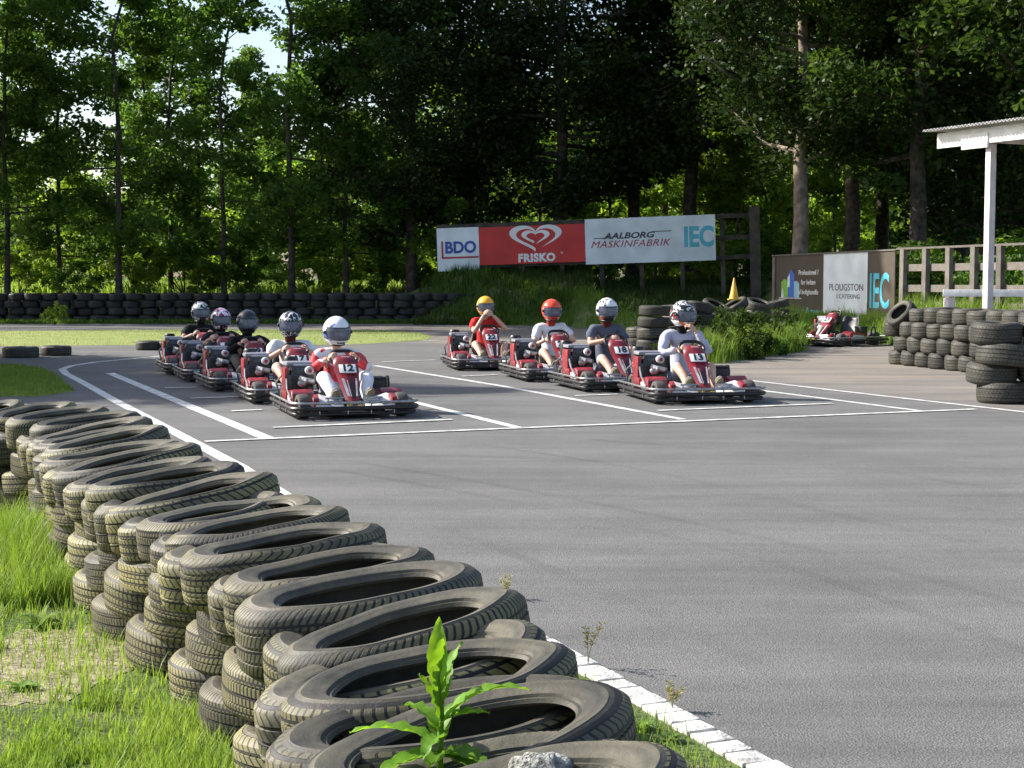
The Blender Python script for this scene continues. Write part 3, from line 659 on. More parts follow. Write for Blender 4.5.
def make_kart():
    r = thing('go_kart', 'x', 'go-kart')
    m = MB(); m.prism([(-.3, -.78), (.3, -.78), (.34, -.3), (.34, .35), (-.34, .35), (-.34, -.3)], 'z', .05, .075); m.build('floor_pan', FLOORM, r, 0)
    m = MB()
    for sx in (-.34, .34): m.tube([(sx * .8, -.8, .07), (sx, -.35, .07), (sx, .3, .07), (sx * .8, .82, .09)], .016, 8)
    for y in (-.6, 0, .55): m.tube([(-.36, y, .068), (.36, y, .068)], .014, 8)
    m.build('chassis', DSTEEL, r)
    # wraparound bumper: black skirt and polished rail
    m = MB(); m.tube(rrect(.68, -.90, .86, .16, .125), .024, 8, closed=True); m.tube(rrect(.66, -.885, .84, .16, .065), .02, 8, closed=True)
    b = m.build('bumper', BLACKP, r)
    m = MB(); m.tube(rrect(.685, -.905, .87, .17, .185), .0145, 8, closed=True); 
    for x, y in ((-.4, -.9), (.4, -.9), (-.1, -.905), (.15, -.905), (.685, 0), (-.685, 0), (.685, -.45), (-.685, -.45), (.685, .45), (-.685, .45), (.3, .87), (-.3, .87)): m.tube([(x, y, .06), (x, y, .185)], .007, 6)
    m.build('rail', STEEL, b)
    # nose: two swept white and red wings with the pedals between
    for sgn in (-1, 1):
        n = MB(); poly = [(sgn * .12, -.60), (sgn * .12, -.83), (sgn * .26, -.86), (sgn * .43, -.82), (sgn * .44, -.68), (sgn * .38, -.60)]
        if sgn > 0: poly = poly[::-1]
        vs = []; k = len(poly)
        hz = {0: .20, 1: .135, 2: .135, 3: .15, 4: .25, 5: .28} if sgn < 0 else None
        hts = [.2, .135, .135, .16, .24, .27]; hts = hts if sgn < 0 else hts[::-1]
        vs = [(p[0], p[1], .10) for p in poly] + [(p[0], p[1], h) for p, h in zip(poly, hts)]
        n.add(vs, [tuple(range(k)), tuple(range(2 * k - 1, k - 1, -1))] + [(i, i + k, (i + 1) % k + k, (i + 1) % k) for i in range(k)], 0)
        nn = n.build('nose', [WHITEP], r, 30, bevel=.012)
    for sgn in (-1, 1):
        m = MB()
        m.box((sgn * .415, -.75, .205), (.055, .15, .10), (math.radians(14), 0, sgn * .1), 0)
        m.build('red_stripe', RED, nn, 30, bevel=.008)
    m = MB()
    for sgn in (-1, 1): m = MB(); m.box((sgn * .335, -.80, .176), (.13, .035, .012), (math.radians(26), 0, sgn * .1), 0); m.build('dark_lettering_band', mat('indigo_print', (.06, .03, .14), .5), nn, 0)
    # side pods
    for sgn in (-1, 1):
        m = MB(); x0, x1 = sorted((sgn * .37, sgn * .61))
        m.prism([(-.40, .09), (-.40, .26), (-.30, .30), (.10, .25), (.27, .16), (.27, .09)], 'x', x0, x1)
        p = m.build('side_pod', RED, r, 30, bevel=.02)
        m = MB(); m.box((sgn * .49, -.408, .175), (.14, .012, .09)); m.build('dark_panel', BLACKP, p, 0, bevel=.004)
        m = MB(); m.prism([(-.34, .14), (-.30, .24), (.02, .215), (.12, .15)], 'x', sgn * .612 - .004, sgn * .612 + .004); m.build('sticker', WHITEP, p, 0)
    # wheels
    for sgn in (-1, 1):
        for y, R_, w, st in ((-.60, .135, .13, .5), (.50, .145, .19, .5)):
            M_ = Matrix.Translation((sgn * .50, y, R_)) @ Matrix.Rotation(PI / 2, 4, 'Y')
            if y < 0: M_ = Matrix.Translation((sgn * .535, y, R_)) @ Matrix.Rotation(.08, 4, 'Z') @ Matrix.Rotation(PI / 2, 4, 'Y')
            t = MB(); h = w / 2; t.lathe([(.065, -h * .7), (.08, -h * .95), (R_ - .03, -h), (R_ - .008, -h * .85), (R_, -h * .5), (R_, h * .5), (R_ - .008, h * .85), (R_ - .03, h), (.08, h * .95), (.065, h * .7)], 24, M_)
            wo = t.build('wheel', SLICK, r)
            t = MB(); t.lathe([(0, -h * .5), (.03, -h * .5), (.035, -h * .25), (.055, -h * .3), (.066, -h * .72), (.066, h * .72), (.055, h * .3), (.035, h * .25), (.03, h * .5), (0, h * .5)], 18, M_); t.build('rim', ALU, wo)
    m = MB(); m.tube([(-.55, .5, .145), (.55, .5, .145)], .02, 8); m.tube([(-.5, -.60, .135), (-.3, -.56, .11), (.3, -.56, .11), (.5, -.60, .135)], .014, 8); m.build('axle', STEEL, r)
    # steering column fairing with number plate
    m = MB(); shield(m, .15, .27, .17, .66, -.66, -.17, .035, 0, bulge=.035); f = m.build('front_panel', RED, r, 50)
    m = MB(); ny = -.707; nrm = Vector((0, -.707, .707))
    def onp(x, t, off=.0, w=.05, h=.1, mi=0, sk=0):
        y = -.66 + .49 * t; z = .17 + .49 * t; bu = .035
        c = Vector((x, y, z)) + nrm * (bu * .9 + off); U = Vector((1, 0, 0)); W = Vector((0, .707, .707))
        m.add([c - U * w / 2 - W * h / 2 + U * sk, c + U * w / 2 - W * h / 2 + U * sk, c + U * w / 2 + W * h / 2 - U * sk, c - U * w / 2 + W * h / 2 - U * sk], [(0, 1, 2, 3)], mi)
    onp(.012, .22, .007, .036, .24, 1, -.004); onp(-.055, .27, .0065, .03, .26, 0, .016); onp(-.020, .25, .0068, .010, .24, 0, .008); onp(.062, .27, .007, .018, .26, 0, -.014); onp(0, .93, .006, .09, .012, 0)
    m.build('stripe', [WHITEP, BLACKP], f, 0)
    m = MB(); c = Vector((0, -.66 + .49 * .66, .17 + .49 * .66)) + nrm * .047; m.box(c, (.185, .125, .006), (math.radians(45), 0, 0)); pl = m.build('number_plate', PLATE, f, 0, bevel=.002)
    m = MB(); m.box(c + nrm * -.004, (.215, .155, .006), (math.radians(45), 0, 0)); m.build('plate_frame', RED, f, 0, bevel=.002)
    m = MB(); m.tube([(0, -.45, .1), (0, -.2, .52), (0, -.12, .6)], .014, 8); m.build('steering_column', DSTEEL, r)
    W_ = Matrix.Translation((0, -.115, .63)) @ Matrix.Rotation(math.radians(48), 4, 'X'); m = MB()
    P = [W_ @ Vector((.15 * math.cos(a), (.125 if math.sin(a) > 0 else .11) * math.sin(a) if abs(math.sin(a)) < .93 else math.copysign(.108, math.sin(a)), 0)) for a in [2 * PI * i / 26 for i in range(26)]]
    m.tube(P, .020, 8, closed=True)
    for a in (0.2, PI - .2, -PI / 2): m.tube([W_ @ Vector((0, 0, -.01)), W_ @ Vector((.155 * math.cos(a), .11 * math.sin(a), 0))], .009, 6)
    m.build('steering_wheel', BLACKP, r)
    # seat
    m = MB(); rows = []
    prof = [(-.04, .13, .15), (.10, .10, .19), (.25, .09, .20), (.36, .13, .20), (.43, .25, .21), (.48, .40, .21), (.52, .52, .19), (.53, .57, .13)]
    vs, fs = [], []
    for y, z, hw in prof:
        for j in range(9):
            q = -1 + j / 4; vs.append((q * hw, y - .09 * abs(q) ** 3 * (z > .2), z + (.13 if z < .2 else .03) * abs(q) ** 3))
    for i in range(len(prof) - 1):
        for j in range(8): a = i * 9 + j; fs.append((a, a + 1, a + 10, a + 9))
    m.add(vs, fs); se = m.build('seat', SEATM, r, 60); md = se.modifiers.new('thick', 'SOLIDIFY'); md.thickness = .014; md.offset = -1
    # engine on the driver's right
    e = MB(); e.box((-.46, .16, .335), (.30, .32, .22)); e.box((-.46, .13, .49), (.20, .22, .10), taper=.85); eng = e.build('engine', DSTEEL, r, 0, bevel=.012)
    m = MB()
    for i in range(7): m.box((-.455, -.008 + .0, .27 + .026 * i), (.215, .035, .009))
    m.build('cooling_fins', BLACKP, eng, 0)
    m = MB(); m.box((-.605, .14, .36), (.05, .26, .33)); m.box((-.60, .02, .20), (.09, .20, .14), (0, 0, .1)); m.build('shroud', RED, eng, 0, bevel=.018)
    m = MB(); m.box((-.45, .20, .565), (.30, .26, .045)); m.box((-.42, .08, .545), (.22, .06, .05), (.4, 0, 0)); m.build('fuel_tank', mat('grey_tank', (.30, .30, .34), .3), eng, 0, bevel=.018)
    m = MB(); M_ = Matrix.Translation((-.36, -.03, .49)) @ Matrix.Rotation(PI / 2, 4, 'X'); m.lathe([(0, .03), (.026, .032), (.045, .02), (.050, 0), (.050, -.04)], 20, M_); st = m.build('starter_cover', mat('starter_grey', (.5, .48, .5), .4), eng)
    m = MB(); m.lathe([(0, .036), (.022, .035), (.026, .02)], 14, M_); m.build('hub', RED, st)
    m = MB(); m.tube([(-.46, -.02, .40), (-.40, -.09, .38), (-.34, -.09, .37), (-.30, -.02, .36)], .034, 10); m.ellipsoid((-.44, -.045, .35), (.06, .045, .05)); m.build('exhaust', ALU, eng)
    m = MB(); m.tube([(-.52, -.01, .25), (-.42, -.05, .22), (-.36, .05, .2)], .018, 8); m.box((-.35, .02, .25), (.06, .12, .12)); m.build('carburettor', DSTEEL, eng)
    m = MB(); M_ = Matrix.Translation((-.47, .60, 0)); m.lathe([(0, .42), (.07, .42), (.085, .44), (.085, .60), (.07, .625), (0, .625)], 18, M_); m.tube([(-.47, .60, .42), (-.47, .5, .36), (-.46, .3, .36)], .03, 8); m.build('air_filter', BLACKP, r)
    # right-hand side: battery box, hoop
    m = MB(); m.box((.44, .18, .27), (.16, .22, .20)); m.box((.44, .18, .38), (.18, .24, .03)); m.build('battery_box', BLACKP, r, 0, bevel=.015)
    m = MB(); m.tube([(.46, -.05, .24), (.46, -.22, .25), (.38, -.3, .22)], .03, 8); m.build('silencer', ALU, r)
    m = MB(); P = [(.60, .30, .19), (.60, .30, .33), (.60, .33, .38), (.60, .40, .38), (.60, .43, .33), (.60, .43, .19)]; m.tube(P, .017, 8); m.build('hoop', BLACKP, r)
    m = MB(); P = [(-.62, .52, .19), (-.66, .45, .34), (-.62, .3, .42)]; m.tube(P, .012, 8); m.build('guard_rail', STEEL, r); m = MB(); P = [(-.62, -.35, .19), (-.64, -.2, .30), (-.62, -.05, .40)]; m.tube(P, .011, 8); m.build('guard_rail', STEEL, r)
    # pedals
    for sgn in (-1, 1):
        m = MB(); m.tube([(sgn * .13, -.69, .1), (sgn * .13, -.72, .22)], .008, 6); m.tube([(sgn * .28, -.69, .12), (sgn * .28, -.72, .22)], .008, 6)
        m.tube([(sgn * .10, -.725, .225), (sgn * .31, -.725, .225)], .011, 8); m.tube([(sgn * .12, -.735, .19), (sgn * .30, -.735, .19)], .007, 8); m.build('pedal', STEEL, r)
    m = MB(); m.box((-.05, -.72, .13), (.06, .03, .05)); m.build('brake_caliper', YEL, r, 0, bevel=.005); m = MB(); m.box((.07, -.72, .125), (.05, .03, .04)); m.build('brake_caliper', YEL, r, 0, bevel=.005)
    return r, pl, c, nrm
kproto, kplate, kc, knrm = make_kart()
def add_number(root, num):
    pl = [c for ch in root.children for c in ch.children if c.name.startswith('number_plate')][0]
    M_ = Matrix.Translation(kc + knrm * .006) @ Matrix.Rotation(math.radians(45), 4, 'X')
    text('number', num, .135, M_, INK, pl, bold=.005, sx=1.0)
PHI = math.atan(.4194)
KARTS = [ # number, u, depth, scale, extra turn, label
 ('12', 341, 16.9, 1.0, -.09, 'red go-kart number 12 at the head of the left row'),
 ('17', 294, 18.95, 1.0, -.09, 'red go-kart number 17 second in the left row behind kart 12'),
 ('19', 251, 21.0, 1.0, -.05, 'red go-kart number 19 in the shade third in the left row'),
 ('2', 223.5, 22.9, 1.0, -.07, 'red go-kart fourth in the left row with a plate starting with 2'),
 ('21', 203, 24.6, 1.0, -.07, 'red go-kart at the tail of the left row, black air filter showing'),
 ('13', 689, 18.9, 1.04, -.22, 'red go-kart number 13 at the head of the right row'),
 ('18', 613, 20.95, 1.04, -.14, 'red go-kart number 18 second in the right row behind kart 13'),
 ('20', 556, 23.0, 1.04, -.17, 'red go-kart number 20 third in the right row'),
 ('22', 488, 25.8, 1.04, -.22, 'red go-kart number 22 at the tail of the right row'),
]
KPOS = []
for i, (num, u, d, sc, turn, lb) in enumerate(KARTS):
    k = kproto if i == 0 else copy_tree(kproto)
    x = (u - 512) / F * d; k.location = (x, d, .0045); k.rotation_euler = (0, 0, PHI + turn); k.scale = (sc * 1.03, sc, sc); tag(k, lb, 'go-kart', 'go-karts lined up on the grid'); KPOS.append((x, d, PHI + turn, sc))
pk = copy_tree(kproto); pk.location = ((838 - 512) / F * 35.0, 35.0, .0045); pk.rotation_euler = (0, 0, math.radians(-50)); pk.scale = (1.16,) * 3; tag(pk, 'empty red go-kart number 23 parked by the brown sign board', 'go-kart'); 
if 'group' in pk: del pk['group']
for i, (num, *_r) in enumerate(KARTS):
    pass
roots = [o for o in C.objects if o.name.startswith('go_kart')]
for o in roots:
    n_ = {k[5]: k[0] for k in KARTS}.get(o['label'], '23'); add_number(o, n_)

# ------------------------------------------------------------------ people
SKIN = mat('skin', (0.62, 0.36, 0.26), 0.5, var=.08, vscale=12)
def skin_surface(name, verts, edges, radii, root=0, sub=2):
    me = bpy.data.meshes.new('tmp'); me.from_pydata(verts, edges, []); o = bpy.data.objects.new('tmp', me); C.objects.link(o)
    md = o.modifiers.new('s', 'SKIN'); md.use_smooth_shade = True; md.branch_smoothing = .3
    if not me.skin_vertices:
        bm = bmesh.new(); bm.from_mesh(me); bm.verts.layers.skin.verify(); bm.to_mesh(me); bm.free()
    for i, r in enumerate(radii):
        me.skin_vertices[0].data[i].radius = r if isinstance(r, tuple) else (r, r); me.skin_vertices[0].data[i].use_root = (i == root)
    sm_ = o.modifiers.new('d', 'SUBSURF'); sm_.levels = sub; sm_.render_levels = sub
    dg = bpy.context.evaluated_depsgraph_get(); dg.update()
    out = bpy.data.meshes.new_from_object(o.evaluated_get(dg)); out.name = name
    bpy.data.objects.remove(o); bpy.data.meshes.remove(me); return out
def part_from(me, name, m, parent):
    me.materials.clear(); me.materials.append(m); me.polygons.foreach_set('use_smooth', [True] * len(me.polygons))
    o = bpy.data.objects.new(name, me); C.objects.link(o); o.parent = parent; return o
def helmet_mat(name, cols, scale, seed, rough=.22, thr=(.42, .5, .6)):
    m = bpy.data.materials.new(name); m.use_nodes = True; N, L = nodes_of(m); b = N['Principled BSDF']; tc = N.new('ShaderNodeTexCoord')
    if len(cols) > 1:
        mp = N.new('ShaderNodeMapping'); mp.inputs['Location'].default_value = (seed, seed * .7, 0); L.new(tc.outputs['Object'], mp.inputs[0])
        nz = N.new('ShaderNodeTexNoise'); nz.inputs['Scale'].default_value = scale; nz.inputs['Detail'].default_value = 1.5; nz.inputs['Distortion'].default_value = 1.2; L.new(mp.outputs[0], nz.inputs['Vector'])
        rp = N.new('ShaderNodeValToRGB'); rp.color_ramp.interpolation = 'CONSTANT'; el = rp.color_ramp.elements
        el[0].color = (*cols[0], 1); el[1].position = thr[0]; el[1].color = (*cols[1], 1)
        for c, t in zip(cols[2:], thr[1:]):
            e = el.new(t); e.color = (*c, 1)
        L.new(nz.outputs[0], rp.inputs[0]); L.new(rp.outputs[0], b.inputs['Base Color'])
    else: b.inputs['Base Color'].default_value = (*cols[0], 1)
    b.inputs['Roughness'].default_value = rough; b.inputs['Coat Weight'].default_value = .6; b.inputs['Coat Roughness'].default_value = .08; return m
VISOR = bpy.data.materials.new('smoked_visor'); VISOR.use_nodes = True
_N, _L = nodes_of(VISOR); _b = _N['Principled BSDF']; _b.inputs['Base Color'].default_value = (.10, .13, .20, 1); _b.inputs['Roughness'].default_value = .08; _b.inputs['Alpha'].default_value = .62; _b.inputs['Coat Weight'].default_value = .5
GASKET = mat('visor_gasket', (.012, .012, .014), .5)
def shell(mb, fn, az0, az1, el0, el1, na, ne, mi=0, flip=False):
    vs = [fn(az0 + (az1 - az0) * i / na, el0 + (el1 - el0) * j / ne) for j in range(ne + 1) for i in range(na + 1)]
    w = na + 1; fs = [(j * w + i, j * w + i + 1, (j + 1) * w + i + 1, (j + 1) * w + i) for j in range(ne) for i in range(na)]
    mb.add(vs, fs, mi)
def make_helmet(parent, pos, yaw, pitch, hm, chin_m=None, scale=1.0):
    D = math.radians
    def base(az, el, k=1.0):      # az 0 = forwards (-y), degrees
        a, e = D(az), D(el); x = math.sin(a) * math.cos(e); y = -math.cos(a) * math.cos(e); z = math.sin(e)
        rx, ry, rz = .142, .165, .155
        if z < 0: rz = .172
        v = Vector((x * rx, y * ry, z * rz))
        if y < 0 and z < -.05: v.y *= 1 + .16 * min(1, -z * 2) * (-y) ** .5 * 1.2
        if z < -.3: v.x *= 1 - .18 * (-z - .3); 
        return v * k
    m = MB(); A, E0, E1 = 64, -26, 17
    shell(m, lambda a, e: base(a, e), -180, 180, E1, 90, 36, 8); shell(m, lambda a, e: base(a, e), A, 360 - A, E0, E1, 26, 5)
    shell(m, lambda a, e: base(a, e), -180, 180, -52, E0, 36, 4, 1)
    # rim of the opening
    pts = [base(a, E1, 1.0) for a in range(-A, A + 1, 8)] + [base(A, e, 1.0) for e in (10, 2, -8, -18)] + [base(a, E0, 1.0) for a in range(A, -A - 1, -8)] + [base(-A, e, 1.0) for e in (-18, -8, 2, 10)]
    m.tube(pts, .006, 6, 2, closed=True)
    bot = [base(a, -52, 1.0) for a in range(0, 360, 15)]; m.tube(bot, .009, 6, 2, closed=True)
    h = m.build('helmet', [hm, chin_m or hm, GASKET], parent, 50)
    sd = h.modifiers.new('t', 'SOLIDIFY'); sd.thickness = .012; sd.offset = -1
    h.matrix_local = Matrix.Translation(pos) @ Matrix.Rotation(yaw, 4, 'Z') @ Matrix.Rotation(pitch, 4, 'X') @ Matrix.Diagonal((scale, scale, scale, 1))
    m = MB(); shell(m, lambda a, e: base(a, e, 1.025), -A - 6, A + 6, E0 + 3, E1 + 2, 20, 6); v = m.build('visor', VISOR, h, 60)
    m = MB()
    for s_ in (-1, 1):
        p = base(s_ * (A + 10), -2, 1.02); m.ellipsoid(p, (.02, .02, .02), 10, 6)
    m.build('visor_hinge', GASKET, h)
    m = MB(); p = base(0, -38, 1.015)
    for x in (-.03, 0, .03): m.box((x, p.y, p.z), (.02, .012, .012), (.5, 0, 0))
    m.build('chin_vent', GASKET, h)
    return h
def finger(mb, base_p, d, up, length, r, curl, side=Vector((0, 0, 0))):
    """three tapering joints bending towards -up"""
    P = [Vector(base_p)]; dd = Vector(d).normalized(); ax = dd.cross(Vector(up)).normalized(); rr = [r]
    for i, f in enumerate((.45, .32, .23)):
        dd = Matrix.Rotation(-curl * (.6 + .4 * i), 3, ax) @ dd; P.append(P[-1] + dd * length * f); rr.append(r * (1 - .12 * (i + 1)))
    P.append(P[-1] + dd * r * .6); rr.append(r * .35); mb.tube(P, rr, 8)
def add_hand(mb, wrist, d, up, side, curl=1.1, s=1.15):
    """palm, four unequal fingers, thumb from the side; side=+1 thumb along +cross"""
    d = Vector(d).normalized(); up = Vector(up); up = (up - d * up.dot(d)).normalized(); r = d.cross(up).normalized()
    w = Vector(wrist); B = Matrix((r, d, up)).transposed()
    T = Matrix.Translation(w + d * .045 * s) @ B.to_4x4()
    mb.ellipsoid((0, 0, 0), (1, 1, 1), 12, 8); k = len(mb.v) - 12 * 9
    for i in range(k, len(mb.v)):
        v = Vector(mb.v[i]); mb.v[i] = tuple(T @ Vector((v.x * .042 * s, v.y * .055 * s, v.z * .017 * s)))
    for i, (o, L_, rr) in enumerate([(-.030, .075, .0088), (-.010, .084, .0092), (.011, .078, .0088), (.030, .062, .0078)]):
        finger(mb, w + d * (.082 - .004 * abs(i - 1.3)) * s + r * o * s * side * -1, d + r * o * 2 * -side, up, L_ * s, rr * s, curl)
    finger(mb, w + d * .025 * s + r * .034 * s * side, d * .75 + r * side * .8, up * 1.0 + r * .4 * side, .066 * s, .0105 * s, curl * .55)

def make_person(kart, label, shirt, sleeve, trousers, long_leg, shoe_m, hm, chin=None, hz=.94, yaw=0.0, pitch=0.05, handR=None, handL=None, neckm=None, hands_glove=None, head_dx=0.0, collar=False, bare=False, hscale=1.12, knee=.27):
    kx, ky, ka, ks = KPOS[kart]
    p = thing('person', label, 'person', (kx, ky, .0045), ka, 'drivers sitting in the karts')
    t = hz - .94                                             # how much taller the trunk sits
    pel = (0, .26, .22); sp = (0, .33, .38 + t * .3); ch = (0, .345, .57 + t * .8); nk = (0, .32, .73 + t); hd = (head_dx * .6, .29, .84 + t); ht = (head_dx, .27, hz + .05)
    sh = {}; el = {}; wr = {}
    defR = ((-.33, .10, .50 + t * .6), (-.155, -.055, .635)); defL = ((.33, .10, .50 + t * .6), (.155, -.055, .635))
    (eR, wR) = handR or defR; (eL, wL) = handL or defL
    sh[-1] = (-.205, .34, .675 + t); sh[1] = (.205, .34, .675 + t)
    k_ = knee; V = [pel, sp, ch, nk, hd, ht]; Rr = [(.13, .11), (.12, .095), (.125, .085), .052, (.075, .088), (.07, .08)]
    E = [(0, 1), (1, 2), (2, 3), (3, 4), (4, 5)]
    idx = {}
    for s_, e_, w_ in ((-1, eR, wR), (1, eL, wL)):
        b0 = len(V); V += [sh[s_], e_, w_]; Rr += [.05, .043, .03]; E += [(2, b0), (b0, b0 + 1), (b0 + 1, b0 + 2)]
    hipz = .205
    for s_ in (-1, 1):
        b0 = len(V); V += [(s_ * .10, .18, hipz), (s_ * k_, -.23, .44), (s_ * (k_ * .75), -.42, .30), (s_ * .19, -.56, .17), ]; Rr += [.092, .066, .058, .040]; E += [(0, b0), (b0, b0 + 1), (b0 + 1, b0 + 2), (b0 + 2, b0 + 3)]
    me = skin_surface('body', V, E, Rr)
    mb = MB(); mb.v = [tuple(v.co) for v in me.vertices]; mb.f = [tuple(q.vertices) for q in me.polygons]; mb.m = [0] * len(mb.f)
    # face inside the helmet: skull, nose, eyes, lips, ears
    Hm = Matrix.Translation((head_dx, .27, hz)) @ Matrix.Rotation(yaw, 4, 'Z') @ Matrix.Rotation(pitch, 4, 'X')
    q = MB(); q.ellipsoid((0, .0, 0), (.085, .105, .125), 18, 12); q.ellipsoid((0, -.112, -.012), (.014, .02, .026), 8, 6); q.ellipsoid((0, -.10, -.055), (.028, .012, .009), 8, 6, mi=1)
    for s_ in (-1, 1):
        q.ellipsoid((s_ * .034, -.092, .015), (.017, .012, .009), 8, 6, mi=2); q.ellipsoid((s_ * .034, -.102, .015), (.007, .005, .007), 6, 5, mi=3); q.box((s_ * .034, -.100, .036), (.036, .01, .007), (0, s_ * .1, 0), mi=3); q.ellipsoid((s_ * .086, .005, 0), (.01, .022, .03), 8, 6)
    mb.add([Hm @ Vector(v) for v in q.v], q.f); mb.m[-len(q.m):] = q.m
    for s_, e_, w_, cust in ((-1, eR, wR, handR), (1, eL, wL, handL)):
        e_, w_ = Vector(e_), Vector(w_)
        if cust is None:   d, up, cu = Vector((-s_ * .25, -.75, .35)), Vector((s_ * .75, -.1, .65)), 1.15
        else: d, up, cu = (w_ - e_).normalized() + Vector((-s_ * .5, -.1, .1)), Vector((s_ * .5, -.6, .3)), .9
        add_hand(mb, w_, d, up, s_ * -1, cu)
    bpy.data.meshes.remove(me)
    b = mb.build('body', [SKIN, mat('lip', (.5, .2, .18), .5), mat('eye_white', (.8, .8, .78), .3), mat('brown_hair', (.05, .03, .02), .6)], p, 60)
    # shirt
    Vs = [pel, sp, ch, (0, .335, .655 + t), (0, .322, .725 + t)]; Rs = [(.163, .145), (.165, .135), (.18, .14), (.125, .115), (.066, .072)]; Es = [(0, 1), (1, 2), (2, 3), (3, 4)]
    for s_, e_, w_ in ((-1, eR, wR), (1, eL, wL)):
        b0 = len(Vs); S_ = Vector(sh[s_]); e_ = Vector(e_); w_ = Vector(w_); Vs.append(tuple(S_)); Rs.append(.085); Es.append((3, b0))
        if sleeve == 'short': Vs.append(tuple(S_.lerp(e_, .72))); Rs.append(.070); Es.append((b0, b0 + 1))
        else:
            Vs += [tuple(e_), tuple(e_.lerp(w_, .45)), tuple(e_.lerp(w_, .88))]; Rs += [.064, .052, .043]; Es += [(b0, b0 + 1), (b0 + 1, b0 + 2), (b0 + 2, b0 + 3)]
    sm_ = skin_surface('shirt', Vs, Es, Rs)
    for v in sm_.vertices:      # loose cloth folds
        n_ = noise.noise(v.co * 9 + Vector((kart * 3, 0, 0))); v.co += v.normal * (n_ * .02 + .010 * noise.noise(Vector((v.co.x * 8, v.co.y * 8, v.co.z * 30 + kart))))
    part_from(sm_, 'shirt', shirt, p)
    if neckm:
        m = MB(); m.tube([(0, .322, .70 + t), (head_dx * .3, .31, .745 + t), (head_dx * .6, .295, .80 + t)], [.075, .07, .078], 14); m.build('neck_warmer', neckm, p, 60)
    # trousers
    Vt = [(0, .27, .21)]; Rt = [(.155, .13)]; Et = []
    for s_ in (-1, 1):
        b0 = len(Vt); Vt += [(s_ * .10, .16, hipz + .005), (s_ * k_, -.225, .442)]; Rt += [.108, .082]; Et += [(0, b0), (b0, b0 + 1)]
        if long_leg: Vt += [(s_ * k_ * .76, -.42, .30), (s_ * .192, -.54, .19)]; Rt += [.078, .066]; Et += [(b0 + 1, b0 + 2), (b0 + 2, b0 + 3)]
    tm = skin_surface('trousers', Vt, Et, Rt)
    for v in tm.vertices: v.co += v.normal * noise.noise(v.co * 10) * .012
    part_from(tm, 'trousers' if long_leg else 'shorts', trousers, p)
    for s_ in (-1, 1):      # shoes with soles turned to the front
        m = MB(); c = Vector((s_ * .195, -.60, .19)); R_ = Matrix.Rotation(math.radians(-48), 3, 'X') @ Matrix.Rotation(0, 3, 'Z')
        prof = [(-.05, .052), (-.02, .052), (.05, .046), (.1, .040), (.16, .030), (.19, .016)]
        vs, fs = [], []; nn = 12
        for i, (yy, w) in enumerate([(-.085, .022), (-.07, .036), (-.02, .04), (.05, .047), (.11, .048), (.155, .036), (.175, .015)]):
            hgt = [.03, .062, .066, .05, .036, .028, .016][i]
            for j in range(nn):
                a = 2 * PI * j / nn; vs.append(c + R_ @ Vector((w * math.cos(a), -yy, hgt * (.9 + math.sin(a)) * .8)))
        for i in range(6):
            for j in range(nn): fs.append((i * nn + j, i * nn + (j + 1) % nn, (i + 1) * nn + (j + 1) % nn, (i + 1) * nn + j))
        fs += [tuple(range(nn)), tuple(reversed(range(6 * nn, 7 * nn)))]; m.add(vs, fs); sho = m.build('shoe', shoe_m, p, 60)
        m = MB(); poly = [(-.03, .082), (.03, .082), (.042, .02), (.050, -.09), (.036, -.155), (0, -.182), (-.036, -.155), (-.05, -.09), (-.042, .02)]
        m.prism(poly, 'z', -.02, -.004); m.v = [tuple(c + R_ @ Vector(v)) for v in m.v]; m.build('sole', mat('rubber_sole', (.22, .19, .13), .8, var=.2, vscale=30), sho, 0)
    make_helmet(p, Vector((head_dx, .27, hz)), yaw, pitch, hm, chin, hscale)
    return p
def cloth(n, c, var=.06, col2=None): return mat(n, c, .9, var=var, vscale=10, bump=.25, bscale=120, spec=.2, col2=col2)
def pattern_cloth(name, c1, c2, sc, thr):
    return helmet_mat(name, [c1, c2], sc, 3.1, .9, (thr,))
SH_DARK = cloth('dark_shoe', (.06, .055, .05)); SH_GREY = cloth('grey_shoe', (.25, .24, .2))
WHT, BLK = (.80, .80, .82), (.012, .012, .015)
make_person(0, 'driver in white and red jacket and white helmet in kart 12', pattern_cloth('red_white_jacket', (.62, .04, .05), (.80, .78, .80), 2.6, .53), 'long', cloth('white_trousers', (.78, .78, .82)), True, SH_GREY,
            helmet_mat('white_blue_helmet', [WHT, WHT, (.12, .16, .55)], 5, 1.4, thr=(.3, .55)), hz=.93, yaw=.12, pitch=.1, knee=.26)
make_person(1, 'driver in white T-shirt and black and white helmet in kart 17', cloth('white_tshirt', (.78, .78, .80)), 'short', cloth('grey_shorts', (.3, .3, .32)), False, SH_DARK,
            helmet_mat('black_white_helmet', [BLK, WHT, BLK], 9, 2.2, thr=(.5, .57)), hz=.95, yaw=-.1, neckm=cloth('dark_red_balaclava', (.10, .02, .02)))
make_person(2, 'driver all in black with matt black helmet in kart 19', cloth('black_jacket', (.014, .014, .016)), 'long', cloth('black_trousers', (.018, .018, .02)), True, SH_DARK,
            helmet_mat('plain_black_helmet', [(.014, .014, .018)], 5, 1, .3), hz=.93, yaw=.05, neckm=cloth('black_balaclava', (.012, .012, .012)))
make_person(3, 'driver in black shirt with white and pink helmet, fourth in left row', cloth('black_shirt', (.02, .02, .022)), 'short', cloth('black_trousers', (.018, .018, .02)), True, SH_DARK,
            helmet_mat('white_pink_helmet', [(.3, .03, .06), WHT, (.75, .2, .45), BLK], 8, 4.7, thr=(.4, .52, .58)), hz=.92, yaw=.1, handR=((-.32, .12, .5), (-.22, -.08, .62)), neckm=cloth('black_balaclava', (.012, .012, .012)))
